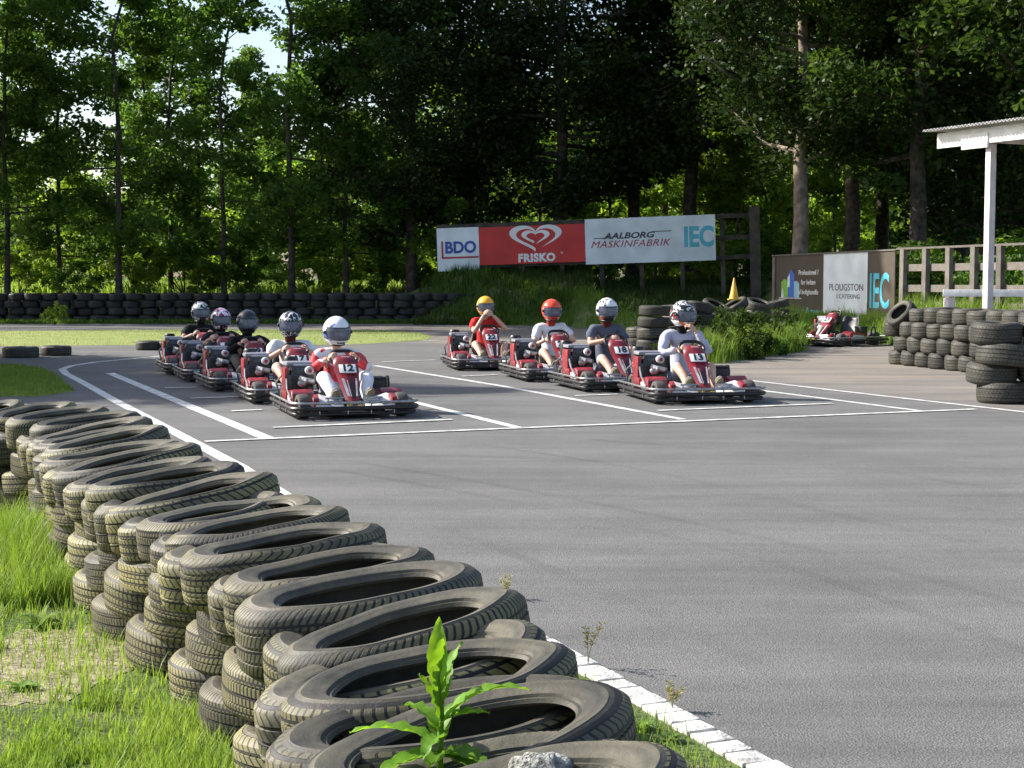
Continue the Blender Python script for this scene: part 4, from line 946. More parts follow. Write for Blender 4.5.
make_person(4, 'driver in black T-shirt with black and silver helmet, rearmost in left row', cloth('black_tshirt', (.018, .018, .02)), 'short', cloth('black_trousers', (.018, .018, .02)), True, SH_DARK,
            helmet_mat('black_silver_helmet', [BLK, (.55, .56, .58), BLK], 9, 6.1, thr=(.5, .6)), hz=1.0, yaw=.12, neckm=cloth('black_balaclava', (.012, .012, .012)))
make_person(5, 'driver in pale shirt holding a hand to the chin in kart 13', cloth('pale_lilac_shirt', (.48, .48, .58)), 'long', cloth('pale_blue_shorts', (.45, .5, .6)), False, SH_GREY,
            helmet_mat('black_red_white_helmet', [(.45, .04, .04), BLK, WHT, BLK, (.45, .04, .04)], 8, 8.4, thr=(.33, .50, .55, .67)), helmet_mat('white_orange_helmet', [WHT, (.75, .2, .05)], 9, 2, thr=(.55,)), hz=1.085, yaw=.4, pitch=.08,
            handL=((.27, .02, .58), (.10, .06, .875)), neckm=cloth('black_balaclava', (.012, .012, .012)), knee=.23)
make_person(6, 'driver in slate grey T-shirt with silver and black helmet in kart 18', cloth('slate_tshirt', (.10, .11, .15)), 'short', cloth('pale_jeans', (.42, .46, .54)), False, SH_GREY,
            helmet_mat('white_black_helmet', [WHT, BLK, WHT], 7, 9.9, thr=(.47, .53)), helmet_mat('black_orange_helmet', [BLK, (.6, .1, .02)], 8, 3, thr=(.55,)), hz=1.10, yaw=-.05, handR=((-.30, .14, .62), (-.07, -.06, .69)), handL=((.30, .14, .56), (.22, -.10, .52)), neckm=cloth('dark_red_balaclava', (.10, .02, .02)), knee=.24)
make_person(7, 'driver in white T-shirt and plain orange-red helmet in kart 20', cloth('white_tshirt_b', (.76, .76, .80)), 'short', cloth('beige_shorts', (.5, .45, .38)), False, SH_DARK,
            helmet_mat('orange_red_helmet', [(.80, .07, .02)], 5, 1), hz=1.06, yaw=.05, pitch=.12, handR=((-.33, .12, .5), (-.18, -.05, .6)), neckm=cloth('red_balaclava', (.35, .04, .03)))
make_person(8, 'driver in red T-shirt and yellow helmet raising both hands in kart 22', cloth('red_tshirt', (.55, .03, .03)), 'short', cloth('khaki_shorts', (.42, .36, .26)), False, SH_GREY,
            helmet_mat('yellow_helmet', [(.85, .42, .02)], 5, 1), hz=1.08, yaw=.03, pitch=.08, handR=((-.25, -.02, .62), (-.06, .03, .93)), handL=((.33, -.0, .66), (.09, .03, .92)))

# ------------------------------------------------------------------ sign boards and fences
def flat_mat(n, c, r=.45, var=.07): return mat(n, c, r, var=var, vscale=1.3)
SW, SR, SBR = flat_mat('sign_white', (.72, .78, .84)), flat_mat('sign_red', (.55, .03, .03)), flat_mat('sign_brown', (.085, .07, .055))
TB, TR, TC, TK, TW = flat_mat('ink_blue', (.03, .08, .38)), flat_mat('ink_red', (.42, .03, .05)), flat_mat('ink_cyan', (.10, .48, .62)), flat_mat('ink_dark', (.05, .05, .08)), flat_mat('ink_white', (.8, .8, .82))
WOODD = mat('weathered_dark_wood', (.07, .06, .05), .9, var=.25, vscale=3, bump=.5, bscale=40, rnd=.2)
WOODG = mat('weathered_grey_wood', (.145, .132, .118), .9, var=.2, vscale=5, bump=.6, bscale=50, col2=(.11, .095, .08), rnd=.25)
def heart(mb, cx, cz, s, y, a0, a1, wd):
    n = 60; vs = []
    for i in range(n + 1):
        t = a0 + (a1 - a0) * i / n; x = 16 * math.sin(t) ** 3 * 1.42; z = (13 * math.cos(t) - 5 * math.cos(2 * t) - 2 * math.cos(3 * t) - math.cos(4 * t)) * .82
        w = wd * (1 if i < n * .8 else max(.05, 1 - ((i - n * .8) / (n * .2)) ** 1.6))
        for k in (1, 1 - w): vs.append((cx + x / 17 * s * k, y, cz + (z + 2) / 17 * s * k - 2 / 17 * s * .3))
    mb.add(vs, [(2 * i, 2 * i + 1, 2 * i + 3, 2 * i + 2) for i in range(n)])
def board_frame(P0, P1):
    """matrix whose x runs from P0 to P1 (may rise), z up, -y towards the viewer"""
    X = (P1 - P0).normalized(); Z = Vector((0, 0, 1)); Y = Z.cross(X).normalized(); Z = X.cross(Y)
    M_ = Matrix.Identity(4); M_.col[0][:3] = X; M_.col[1][:3] = Y; M_.col[2][:3] = Z; M_.translation = P0; return M_
def big_board():
    L0 = ap(438, 271, 56.0); R0 = ap(716, 261.5, 54.2); LT = ap(438, 228.5, 56.0); M_ = board_frame(L0, R0); W = (R0 - L0).length; Hh = LT.z - L0.z
    r = thing('sign_board', 'long sponsor board of white, red and white panels on the bank behind the karts', 'sign', L0); r.matrix_world = M_
    sc = W / 278.0; e1, e2 = 43 * sc, 150 * sc
    for nm, x0, x1, z0, z1, m_, lb in (('panel', 0, e1, -.02, Hh, SW, 'white panel with BDO'), ('panel', e1 + .01, e2, .16, Hh - .03, SR, 'red panel with FRISKO and a heart'), ('panel', e2 + .01, W, .05, Hh + .12, SW, 'white panel with AALBORG MASKINFABRIK and IEC')):
        mb = MB(); mb.box(((x0 + x1) / 2, 0, (z0 + z1) / 2), (x1 - x0, .03, z1 - z0)); o = mb.build(nm, m_, r, 0); o['label'] = lb
        if x0 == 0:
            text('lettering', 'BDO', .60, Matrix.Translation((.90, -.02, .84)) @ Matrix.Rotation(PI / 2, 4, 'X'), TB, o, bold=.022, sx=.95)
            q = MB(); q.box((.20, -.0175, .80), (.07, .006, .62)); q.box((.88, -.0175, .48), (1.42, .006, .07)); q.build('red_underline', TR, o, 0)
        elif x1 < W - 1:
            c = (x0 + x1) / 2 + .15; q = MB(); heart(q, c, 1.10, .74, -.018, -2.9, 2.45, .26); heart(q, c, 1.13, .40, -.018, -2.6, 2.8, .36); q.build('heart_emblem', TW, o, 0)
            text('lettering', 'FRISKO', .40, Matrix.Translation((c + .02, -.02, .36)) @ Matrix.Rotation(PI / 2, 4, 'X'), TW, o, bold=.022, spacing=1.1); text('registered_mark', '®', .12, Matrix.Translation((c + .98, -.02, .52)) @ Matrix.Rotation(PI / 2, 4, 'X'), TW, o)
        else:
            RX = Matrix.Rotation(PI / 2, 4, 'X')
            text('lettering', 'AALBORG', .30, Matrix.Translation((x0 + 1.62, -.02, 1.06)) @ RX, TK, o, shear=.25, bold=.010, sx=1.35)
            text('lettering', 'MASKINFABRIK', .36, Matrix.Translation((x0 + 1.65, -.02, .76)) @ RX, TR, o, shear=.3, bold=0, sx=1.15, spacing=1.05)
            q = MB(); q.box((x0 + .62, -.0175, 1.00), (.62, .006, .03)); q.box((x0 + 2.85, -.0175, 1.18), (.70, .006, .03)); q.build('rule', TK, o, 0)
            text('lettering', 'IEC', 1.0, Matrix.Translation((x0 + 4.18, -.02, .90)) @ RX, TC, o, bold=.04, sx=.76)
    k = MB()
    for z in (.12, Hh * .52, Hh + .02): k.box((W / 2 + .75, .10, z + .03), (W + 1.6, .05, .16))
    k.build('rail', WOODD, r, 0)
    for i in range(8): 
        x = .25 + i * (W - .6) / 6.6
        k = MB(); k.box((x, .2, Hh / 2 - .9), (.16, .14, Hh + 2.1)); k.build('post', WOODD, r, 0)
    k = MB(); k.box((W + 1.42, .1, Hh / 2 - .6), (.38, .30, Hh + 1.9)); k.build('post', WOODD, r, 0)
big_board()
RX = Matrix.Rotation(PI / 2, 4, 'X')
def brown_board():
    A = Vector((7.97, 45.0, 0)); B = Vector((9.53, 36.8, 0)); A.z = 0.35; B.z = 0.35; M_ = board_frame(A, B); W = (B - A).length; T = 1.93
    r = thing('sign_board', 'brown and white sponsor board at the left end of the wooden fence', 'sign', A); r.matrix_world = M_
    def xu(u):      # distance along the board that projects to picture column u at mid height
        k = (u - 512) / F; d = (B - A) / W; return (k * A.y - A.x) / (d.x - k * d.y)
    x1, x2, x3 = xu(823), xu(867), W
    mk = lambda x0, x1, m_, lb: (lambda mb: mb.box(((x0 + x1) / 2, 0, T / 2), (x1 - x0, .03, T)).build('panel', m_, r, 0))(MB())
    p1 = mk(xu(776), x1, SBR, 0); p2 = mk(x1 + .01, x2, SW, 0); p3 = mk(x2 + .01, x3, SBR, 0)
    p1['label'] = 'brown panel with a green and blue building emblem'; p2['label'] = 'white panel with thin black lettering'; p3['label'] = 'brown panel with blue IEC letters'
    k = MB(); k.box((W / 2, 0, T + .02), (W + .2, .10, .04)); k.build('cap_rail', WOODG, r, 0)
    k = MB(); k.box((.10, .02, T / 2 - .2), (.22, .16, T + .35)); k.build('post', WOODG, r, 0)
    # emblem of small towers
    c = xu(790); w = (xu(799) - xu(781))
    for pts_, m_ in (([(-.5, 0), (-.5, .42), (-.3, .52), (-.1, .44), (-.1, 0)], flat_mat('emblem_green', (.22, .45, .08))), ([(-.12, 0), (-.12, .60), (.05, .80), (.22, .62), (.22, 0)], flat_mat('emblem_blue', (.07, .16, .55))), ([(.2, 0), (.2, .44), (.38, .46), (.5, .38), (.5, 0)], flat_mat('emblem_pale', (.3, .5, .62))),
                     ([(-.5, 0), (-.42, .3), (-.34, 0)], flat_mat('emblem_white', (.6, .75, .75))), ([(-.14, .28), (-.14, .55), (-.02, .66), (-.02, .3)], flat_mat('emblem_white', (.6, .75, .75)))):
        q = MB(); q.add([(c + x * w, -.018 - (.002 if 'white' in m_.name else 0), .70 + z * 1.05) for x, z in pts_], [tuple(range(len(pts_)))]); q.build('emblem', m_, p1, 0)
    q = MB(); q.box((c, -.018, .68), (w * 1.25, .004, .02)); q.build('emblem', TW, p1, 0)
    cx = xu(809.5)
    for s_, z, sz in (('Professionel ?', 1.42, .20), ('for helten', 1.14, .20), ('af bolighandle', .86, .20)): text('lettering', s_, sz, Matrix.Translation((cx - .1, -.02, z)) @ RX, TW, p1, bold=.002, sx=1.35)
    text('lettering', 'ourgement Agen', .34, Matrix.Translation((xu(797), -.02, .30)) @ RX, TC, p1, bold=.006, sx=1.45)
    text('lettering', 'PLOUGSTON', .26, Matrix.Translation(((x1 + x2) / 2 + .1, -.02, 1.00)) @ RX, TK, p2, sx=1.42, spacing=1.05)
    text('lettering', 'I CATERING', .17, Matrix.Translation(((x1 + x2) / 2 + .25, -.02, .76)) @ RX, TK, p2, sx=1.6, spacing=1.05)
    text('lettering', 'IEC', 1.25, Matrix.Translation(((x2 + x3) / 2 - .08, -.02, .88)) @ RX, TC, p3, bold=.02, sx=.66)
brown_board()
def wood_fence():
    A = Vector((9.56, 36.6, 0)); B = Vector((11.9, 29.0, 0)); M_ = board_frame(A, B); W = (B - A).length
    r = thing('wooden_fence', 'weathered grey post and rail fence behind the right tyre wall', 'fence', A); r.matrix_world = M_
    for z in (.95, 1.35, 1.85):
        k = MB(); k.box((W / 2, .05, z), (W, .04, .17)); k.build('rail', WOODG, r, 0)
    k = MB(); k.box((W / 2, .02, 2.32), (W + .1, .14, .05)); k.build('cap_rail', WOODG, r, 0)
    n = 0; x = .25
    while x < W: k = MB(); k.box((x, -.03 + .0, 1.2), (.17, .11, 2.2), (0, rng.uniform(-.01, .01), 0)); k.build('post', WOODG, r, 0); x += .98
    # pale lattice things stored behind: a light trough with upturned stakes
    return r
wood_fence()

# shelter
SHW = mat('white_painted_wood', (.80, .80, .78), .55, var=.08, vscale=6, bump=.2, bscale=30)
SHP = mat('pinkish_grey_post', (.62, .55, .55), .6, var=.08, vscale=6, bump=.3, bscale=30)  # white wood, the pinkish grey of its shaded face put into the colour
def shelter():
    P0 = ap(938, 149, 27.0); t = Vector((.97, -1.9, 0)).normalized(); n = Vector((t.y, -t.x, 0)); n = -n if n.x < 0 else n
    base = Vector((P0.x, P0.y, 0)); M_ = Matrix.Identity(4); M_.col[0][:3] = t; M_.col[1][:3] = n; M_.translation = base
    r = thing('shelter', 'open shelter with corrugated roof on a white post at the right edge', 'shelter', base); r.matrix_world = M_
    zf = P0.z
    k = MB(); k.box((1.75, 0, zf + .14), (3.5, .05, .27)); k.build('fascia', SHW, r, 0, bevel=.004)
    k = MB(); k.box((.95, -.032, zf + .06), (.62, .05, .26)); k.build('fascia_plate', SHW, r, 0, bevel=.004)
    k = MB(); k.box((1.05, 1.5, zf + .12), (.08, 2.9, .16)); k.box((2.6, 1.5, zf + .12), (.08, 2.9, .16)); k.build('beam', SHP, r, 0, bevel=.004)
    # corrugated sheet
    nx, vs, fs = 260, [], []; x0, x1, y0, y1 = -.10, 3.7, -.28, 3.2
    for i in range(nx + 1):
        x = x0 + (x1 - x0) * i / nx; z = zf + .315 + .018 * math.sin(x * 2 * PI / .085)
        for y in (y0, y1): vs += [(x, y, z + (y - y0) * .05), (x, y, z + .01 + (y - y0) * .05)]
    for i in range(nx):
        a = 4 * i; fs += [(a, a + 4, a + 6, a + 2), (a + 1, a + 3, a + 7, a + 5), (a, a + 1, a + 5, a + 4), (a + 2, a + 6, a + 7, a + 3)]
    fs += [(0, 2, 3, 1), (4 * nx, 4 * nx + 1, 4 * nx + 3, 4 * nx + 2)]
    k = MB(); k.add(vs, fs); k.build('corrugated_roof', mat('galvanised_sheet', (.45, .44, .42), .5, metal=.3, var=.15, vscale=3), r, 60)
    k = MB(); k.box((1.20, .10, zf / 2), (.12, .14, zf)); k.build('post', SHP, r, 0, bevel=.006)
    k = MB(); k.box((2.9, 2.9, zf / 2), (.15, .17, zf)); k.build('post', SHP, r, 0, bevel=.006)
shelter()
def handrail():
    a = ap(943, 293, 27.4); r = thing('handrail', 'white board handrail on short posts beneath the shelter roof', 'handrail', (a.x, a.y, 0)); z = a.z
    t = Vector((1, -.22, 0)).normalized(); an = math.atan2(t.y, t.x); r.rotation_euler = (0, 0, an)
    k = MB(); k.box((2.2, 0, z), (4.4, .05, .13)); k.build('rail', SHW, r, 0, bevel=.004)
    for x in (.12, 2.6): k = MB(); k.box((x, .06, (z - .08) / 2 - .02), (.2, .09, z - .06)); k.build('post', SHP, r, 0, bevel=.004)
handrail()
def flag_cone():
    p = ap(734, 294, 31.5); r = thing('marker_cone', 'tall narrow yellow marker standing on the weedy tyre pile', 'marker', (p.x, p.y, p.z - .12))
    k = MB(); k.lathe([(.11, 0), (.10, .03), (.012, .46), (0, .47)], 14); k.build('cone', mat('marker_yellow', (.75, .40, .03), .5), r, 40); k = MB(); k.box((0, 0, .005), (.25, .25, .03)); k.build('base', mat('marker_base', (.6, .33, .03), .6), r, 0, bevel=.01)
flag_cone()

# ------------------------------------------------------------------ trees and shrubs
BARK = mat('dark_bark', (.07, .055, .042), .95, var=.3, vscale=6, bump=1, bscale=16, rnd=.2)
BARKL = mat('pale_bark', (.28, .22, .17), .95, var=.3, vscale=4, bump=1, bscale=12, col2=(.12, .09, .07))
def leaves(cent, rad, per, size, flat=.75, seed=0):
    g = np.random.default_rng(seed); cent = np.array(cent); rad = np.array(rad); n = len(cent) * per
    c = np.repeat(cent, per, 0); r = np.repeat(rad, per)
    d = g.normal(size=(n, 3)); d /= np.linalg.norm(d, axis=1)[:, None]; q = g.uniform(0, 1, n) ** .45; p = c + d * (q * r)[:, None] * np.array([1, 1, flat])
    a = g.normal(size=(n, 3)); a[:, 2] *= .6; a /= np.linalg.norm(a, axis=1)[:, None]; b = g.normal(size=(n, 3)); b -= a * (a * b).sum(1)[:, None]; b /= np.linalg.norm(b, axis=1)[:, None]
    s = size * g.uniform(.6, 1.3, n)[:, None]
    V = np.stack([p - a * s * .62, p + b * s * .34 + a * s * .05, p + a * s * .62, p - b * s * .34 + a * s * .05], 1).reshape(-1, 3)
    return V, np.arange(n * 4).reshape(-1, 4)
def make_tree(seed, h, cr, z0, nclump, per, size, leaf, bark, tr=.2, cl=.95, lean=0.0, airy=False, fork=False):
    R_ = random.Random(seed); tk = MB(); P, rr = [], []
    ox = oy = 0
    for i in range(11):
        t = i / 10; P.append((lean * t * t * h * .1 + R_.gauss(0, .12) * t * 2 + .25 * math.sin(t * 5 + seed) * t, R_.gauss(0, .12) * t * 2, t * h * .95 - .4)); rr.append(tr * (1.25 if i == 0 else 1) * (1 - .86 * t))
    tk.tube(P, rr, 10)
    def at(t):
        k = min(9.999, t * 10); i = int(k); return Vector(P[i]).lerp(Vector(P[i + 1]), k - i)
    cents, rads = [], []; nb = max(14, nclump // 7); ends = []
    for b in range(nb):
        t = z0 / h + (1 - z0 / h) * ((b + .5) / nb) ** 1.0; t = min(.97, t); s = at(t); a = R_.uniform(0, 2 * PI)
        u = (t - z0 / h) / (1 - z0 / h); env = cr * (math.sin(PI * min(1, (u * .85 + .18))) ** .7) * R_.uniform(.65, 1.12)
        e = s + Vector((math.cos(a) * env, math.sin(a) * env, env * R_.uniform(.1, .55)))
        mid = s.lerp(e, .5) + Vector((R_.gauss(0, .15), R_.gauss(0, .15), -.12 * env + R_.gauss(0, .1)))
        r0 = max(.025, tr * (1 - .8 * t) * .45); tk.tube([s, mid, e], [r0, r0 * .6, r0 * .2], 5)
        for j in range(max(2, nclump // nb)):
            q = R_.uniform(.3, 1.05); c = (s.lerp(mid, q * 2) if q < .5 else mid.lerp(e, (q - .5) * 2)) + Vector((R_.gauss(0, .45), R_.gauss(0, .45), R_.gauss(0, .3))) * cr * .22
            cents.append(c); rads.append(R_.uniform(.5, 1.15) * cl)
            if R_.random() < .4: tk.tube([mid, mid.lerp(c, .6) + Vector((0, 0, -.05)), c], [r0 * .4, r0 * .25, .008], 4)
    V, Fq = leaves(cents, rads, per, size, .6, seed)
    r = thing('tree', 'x', 'tree'); tk.build('trunk', bark, r, 60)
    o = bpy.data.objects.new('crown', mesh_np('crown', V, Fq, leaf)); C.objects.link(o); o.parent = r; return r
def place(proto, used, x, y, rz, sc, label, group=None, name=None):
    o = proto if not used else copy_tree(proto)
    o.location = (x, y, ground_h(x, y)); o.rotation_euler = (0, 0, rz); o.scale = (sc, sc, sc) if isinstance(sc, (int, float)) else sc
    tag(o, label, 'tree', group or 'trees of the wood beyond the track'); return o
PR = {}
def T(kind, u, y, sc, rz, label, sz=None):
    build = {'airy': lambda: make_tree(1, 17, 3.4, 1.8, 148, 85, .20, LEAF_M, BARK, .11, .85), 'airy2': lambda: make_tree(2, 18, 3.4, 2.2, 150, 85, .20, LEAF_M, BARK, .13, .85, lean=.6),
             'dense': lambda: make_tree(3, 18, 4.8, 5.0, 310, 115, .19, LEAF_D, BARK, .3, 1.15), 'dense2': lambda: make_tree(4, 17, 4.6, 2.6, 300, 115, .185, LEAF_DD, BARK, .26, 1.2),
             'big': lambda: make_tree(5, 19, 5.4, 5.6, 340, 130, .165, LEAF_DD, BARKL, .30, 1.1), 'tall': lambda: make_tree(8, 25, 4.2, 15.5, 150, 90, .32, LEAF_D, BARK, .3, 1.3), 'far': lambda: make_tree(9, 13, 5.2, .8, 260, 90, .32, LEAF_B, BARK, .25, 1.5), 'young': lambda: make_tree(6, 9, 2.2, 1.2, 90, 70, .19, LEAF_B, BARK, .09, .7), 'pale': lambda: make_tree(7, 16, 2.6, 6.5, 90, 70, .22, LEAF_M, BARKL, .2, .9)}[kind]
    used = kind in PR
    if not used: PR[kind] = build()
    x = (u - 512) / F * y
    return place(PR[kind], used, x, y, rz, sc, label)
TREES = [
 ('airy2', 8, 60, .95, .3, 'leaning dark trunked tree at the left edge of the picture'),
 ('airy', 60, 62, 1.0, 1.3, 'slim leafy tree second from the left edge of the wood'),
 ('airy2', 120, 60, 1.05, 2.2, 'slim tree above the small sapling, left of the rear karts'),
 ('airy', 172, 64, 1.0, 3.1, 'slim airy tree behind the two lone tyres by the grass'),
 ('airy', 225, 61, 1.05, 4.0, 'airy tree directly behind the rearmost driver in black'),
 ('airy2', 292, 58.5, 1.1, 5.2, 'tall twin-looking dark trunk behind the black and white helmet'),
 ('airy', 346, 60, 1.05, .8, 'slender tree behind the driver in the white helmet'),
 ('dense2', 412, 60, .95, 1.9, 'dense dark tree just left of the BDO panel'),
 ('dense2', 470, 63, 1.0, 2.5, 'dense dark tree rising behind the BDO panel'),
 ('dense2', 560, 60, 1.12, .4, 'largest dark tree rising behind the red FRISKO panel'),
 ('dense', 632, 63, 1.05, 3.3, 'dense dark tree behind the MASKINFABRIK lettering'),
 ('pale', 664, 70, 1.0, 1.2, 'pale trunk standing deep in the wood behind the white panel'),
 ('pale', 729, 68, 1.05, 2.8, 'pale straight trunk between the long board and the brown board'),
 ('big', 797, 49, 1.0, .9, 'big tree with sunlit bark rising behind the brown sign board'),
 ('dense', 850, 55, 1.1, 2.0, 'dense dark tree behind the white and brown IEC panels'),
 ('dense', 915, 47, 1.05, 3.6, 'dense dark tree behind the left half of the wooden fence'),
 ('dense2', 985, 50, 1.1, 5.0, 'dense dark tree behind the shelter post'),
 ('dense', 1060, 45, 1.05, 1.1, 'dense dark tree behind the shelter roof at the right edge'),
 ('dense', 690, 60, 1.1, 5.6, 'dense tree above the IEC letters of the long board'),
 ('dense2', 960, 60, 1.15, .2, 'dark tree deeper in the wood right of the shelter post'),
 ('dense', 880, 64, 1.15, 1.6, 'dark tree deeper in the wood above the brown IEC panel'),
 ('dense', 1040, 60, 1.15, 4.6, 'dark tree deeper in the wood at the right edge'),
 ('airy2', 385, 72, 1.0, 2.9, 'airy tree deeper in the wood left of the BDO panel'),
 ('airy', 30, 76, .8, 1.9, 'airy tree beyond the meadow at the far left'),
 ('airy', 150, 80, .75, 2.9, 'airy tree beyond the meadow above the sapling'),
 ('airy', 250, 78, .8, .9, 'airy tree beyond the meadow behind the black helmets'),
 ('airy', 150, 69, .95, 1.5, 'leafy tree just behind the slim tree above the two lone tyres'),
 ('airy2', 200, 67, 1.0, 2.7, 'leafy tree close behind the rearmost driver in black'),
 ('airy2', 325, 66, .95, 4.9, 'leafy tree just right of the tall twin-looking trunk'),
 ('airy', 22, 68, .95, 4.2, 'leafy tree behind the leaning dark trunk at the left edge'),
 ('young', 610, 64, 1.1, 2.7, 'bright green young tree behind the MASKINFABRIK lettering'),
 ('young', 655, 70, 1.2, .7, 'bright green young tree beside the pale trunk behind the white panel'),
 ('young', 712, 66, 1.25, 3.7, 'tallest bright green young tree right of the long board'),
 ('young', 775, 68, 1.2, 1.1, 'bright green young tree left of the sunlit bark trunk'),
 ('young', 480, 68, 1.0, 4.4, 'bright green young tree deep behind the BDO panel'),
 ('young', 540, 70, 1.1, 5.9, 'bright green young tree deep behind the heart emblem'),
 ('young', 90, 66, .75, .2, 'young bright green tree between the slim trunks at the left'),
 ('young', 200, 68, .8, 1.2, 'young bright green tree behind the rearmost kart'),
 ('young', 320, 67, .85, 2.2, 'young bright green tree behind kart 12'),
 ('young', 385, 66, .85, 3.2, 'young bright green tree left of the long board'),
 ('young', 735, 60, .95, 4.2, 'bright green young tree right of the IEC letters of the long board'),
 ('young', 760, 64, 1.0, 5.2, 'bright green young tree between the two sign boards'),
 ('young', 835, 60, .9, .7, 'bright green young tree above the white panel'),
 ('young', 690, 68, 1.0, 1.7, 'bright green young tree deep behind the MASKINFABRIK lettering'),
]
for a in TREES: T(*a)
for i, u in enumerate(range(-30, 480, 52)):
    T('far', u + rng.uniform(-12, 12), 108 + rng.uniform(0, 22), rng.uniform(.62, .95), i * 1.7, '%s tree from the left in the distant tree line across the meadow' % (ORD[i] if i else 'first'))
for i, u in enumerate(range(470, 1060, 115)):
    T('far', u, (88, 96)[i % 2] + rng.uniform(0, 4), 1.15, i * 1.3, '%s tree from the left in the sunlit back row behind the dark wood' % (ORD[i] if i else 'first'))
for x, y, sc in [(-20, 48.6, 1), (-20.5, 52.5, 1.02), (-21, 56.5, 1.02), (-24, 51, 1.08), (-19.5, 47.3, (.62, .62, 1.0))]:  # unseen high-crowned trees, added to throw shade on the brown board
    o = copy_tree(PR['tall']) if 'tall' in PR else None
    if o is None: PR['tall'] = o = make_tree(8, 25, 4.2, 15.5, 150, 90, .32, LEAF_D, BARK, .3, 1.3)
    place(o, False, x, y, x, sc, 'unseen tall tree added left of the picture to shade the brown board', 'trees left of the picture')
for x, y in [(-24.5, 59), (-31, 60)]:
    o = copy_tree(PR['dense']); place(o, False, x, y, x, 1.05, 'dense tree left of the picture at the end of the wood', 'trees left of the picture')
# shrubs along the top of the bank
def make_shrub(seed, leaf, w, h, n, per, size):
    R_ = random.Random(seed); c, rd = [], []; st = MB()
    for i in range(n):
        a = R_.uniform(0, 6.28); q = R_.random() ** .6 * w; z = R_.uniform(.1, 1) * h * (1 - .45 * q / w); p = Vector((q * math.cos(a), q * math.sin(a), z)); c.append(p); rd.append(R_.uniform(.22, .5) * w * .55)
        if i % 3 == 0: st.tube([(0, 0, 0), p * .5 + Vector((0, 0, .1)), p], [.02, .012, .005], 4)
    V, Fq = leaves(c, rd, per, size, .8, seed); r = thing('shrub', 'x', 'shrub'); st.build('stem', BARK, r, 60); o = bpy.data.objects.new('foliage', mesh_np('foliage', V, Fq, leaf)); C.objects.link(o); o.parent = r; return r
SP = [make_shrub(1, LEAF_B, 1.5, 2.2, 26, 90, .13), make_shrub(2, LEAF_M, 1.4, 2.0, 26, 90, .13), make_shrub(3, LEAF_B, 1.2, 3.0, 30, 80, .14)]
used = [False] * 3
SHR = [(20, 62, 'at the far left end of the tyre bank'), (75, 61, 'left of the slim tree above the sapling'), (135, 62, 'above the small yellow-green sapling'), (185, 61, 'behind the rearmost kart'), (240, 62, 'behind the black helmets'), (305, 61, 'behind the driver of kart 17'),
       (350, 62, 'behind the white helmet'), (400, 62, 'left of the BDO panel'), (450, 60, 'just under the BDO panel'), (520, 61, 'under the heart emblem'), (590, 60, 'under the joint of the red and white panels'), (660, 60, 'under the MASKINFABRIK lettering'),
       (730, 57, 'behind the open rails at the right end of the long board'), (775, 56, 'behind the left post of the brown board'), (820, 54, 'behind the white panel of the brown board'), (865, 53, 'behind the brown IEC panel'), (905, 45, 'behind the left end of the wooden fence'), (945, 43, 'behind the middle of the wooden fence'), (985, 42, 'behind the fence next to the shelter post'), (1020, 40, 'behind the fence at the right edge'), (700, 62, 'under the IEC letters of the long board')]
for i, (u, y, w) in enumerate(SHR):
    k = i % 3 if u < 890 else 1; o = SP[k] if not used[k] else copy_tree(SP[k]); used[k] = True; x = (u - 512) / F * y
    o.location = (x, y, ground_h(x, y) - .05); o.rotation_euler = (0, 0, i * 1.3); s_ = rng.uniform(.85, 1.25); o.scale = (s_, s_, s_); tag(o, '%s shrub %s' % (['bright green', 'mid green', 'tall bright green'][k], w), 'shrub', 'shrubs behind the bank')
for i, (u, y, sc_) in enumerate([(440, 76, 1.6), (500, 80, 2.0), (555, 74, 1.7), (600, 79, 2.1), (640, 74, 2.0), (676, 80, 2.4), (705, 73, 1.9), (742, 77, 2.3), (770, 71, 1.7), (812, 75, 2.2), (842, 70, 1.8), (875, 76, 2.1)]):
    k = (2, 0)[i % 2]; o = copy_tree(SP[k]); x = (u - 512) / F * y; o.location = (x, y, ground_h(x, y) - .1); o.rotation_euler = (0, 0, i * 2.2); o.scale = (sc_, sc_, sc_ * 1.25); tag(o, '%s sunlit bush from the left in the clearing behind the dark trees' % (ORD[i] if i else 'first'), 'shrub', 'sunlit bushes in the clearing')
# weeds over the middle tyre pile
W1 = make_shrub(11, LEAF_D, .8, .85, 26, 90, .06); W2 = make_shrub(12, LEAF_M, .6, .6, 22, 80, .05)
for i, (u, y, sc, k, w) in enumerate([(715, 28.6, 1.0, 0, 'right of the driver of kart 13'), (745, 30.3, 1.1, 0, 'in the middle of the weedy tyre pile'), (772, 32.2, 1.0, 0, 'left of the brown board foot'), (735, 28.6, .85, 1, 'at the near foot of the weedy tyre pile'), (765, 30.0, .9, 1, 'at the track edge left of the parked kart'), (790, 33.4, 1.0, 1, 'just left of the parked kart'), (668, 27.4, .45, 0, 'between the black tyre stacks behind kart 13')]):
    pr = (W1, W2)[k]; o = pr if i in (0, 3) else copy_tree(pr); x = (u - 512) / F * y; o.location = (x, y, 0); o.rotation_euler = (0, 0, i * 2.1); o.scale = (sc, sc, sc * 1.25); tag(o, '%s weed clump %s' % (['dark green', 'pale green'][k], w), 'weeds', 'weed clumps round the tyre pile')
def s_mid():
    t = rng.random(); u = 690 + t * 92; y = 27.4 + t * 5.0 + rng.uniform(-.5, 2.5); x = (u - 512) / F * y + rng.uniform(-.3, .6); return x, y, 1
grass('grass', s_mid, 15000, .2, .8, .014, GRASS_LIT, 'tall grass round the weedy tyre pile between karts and brown board')
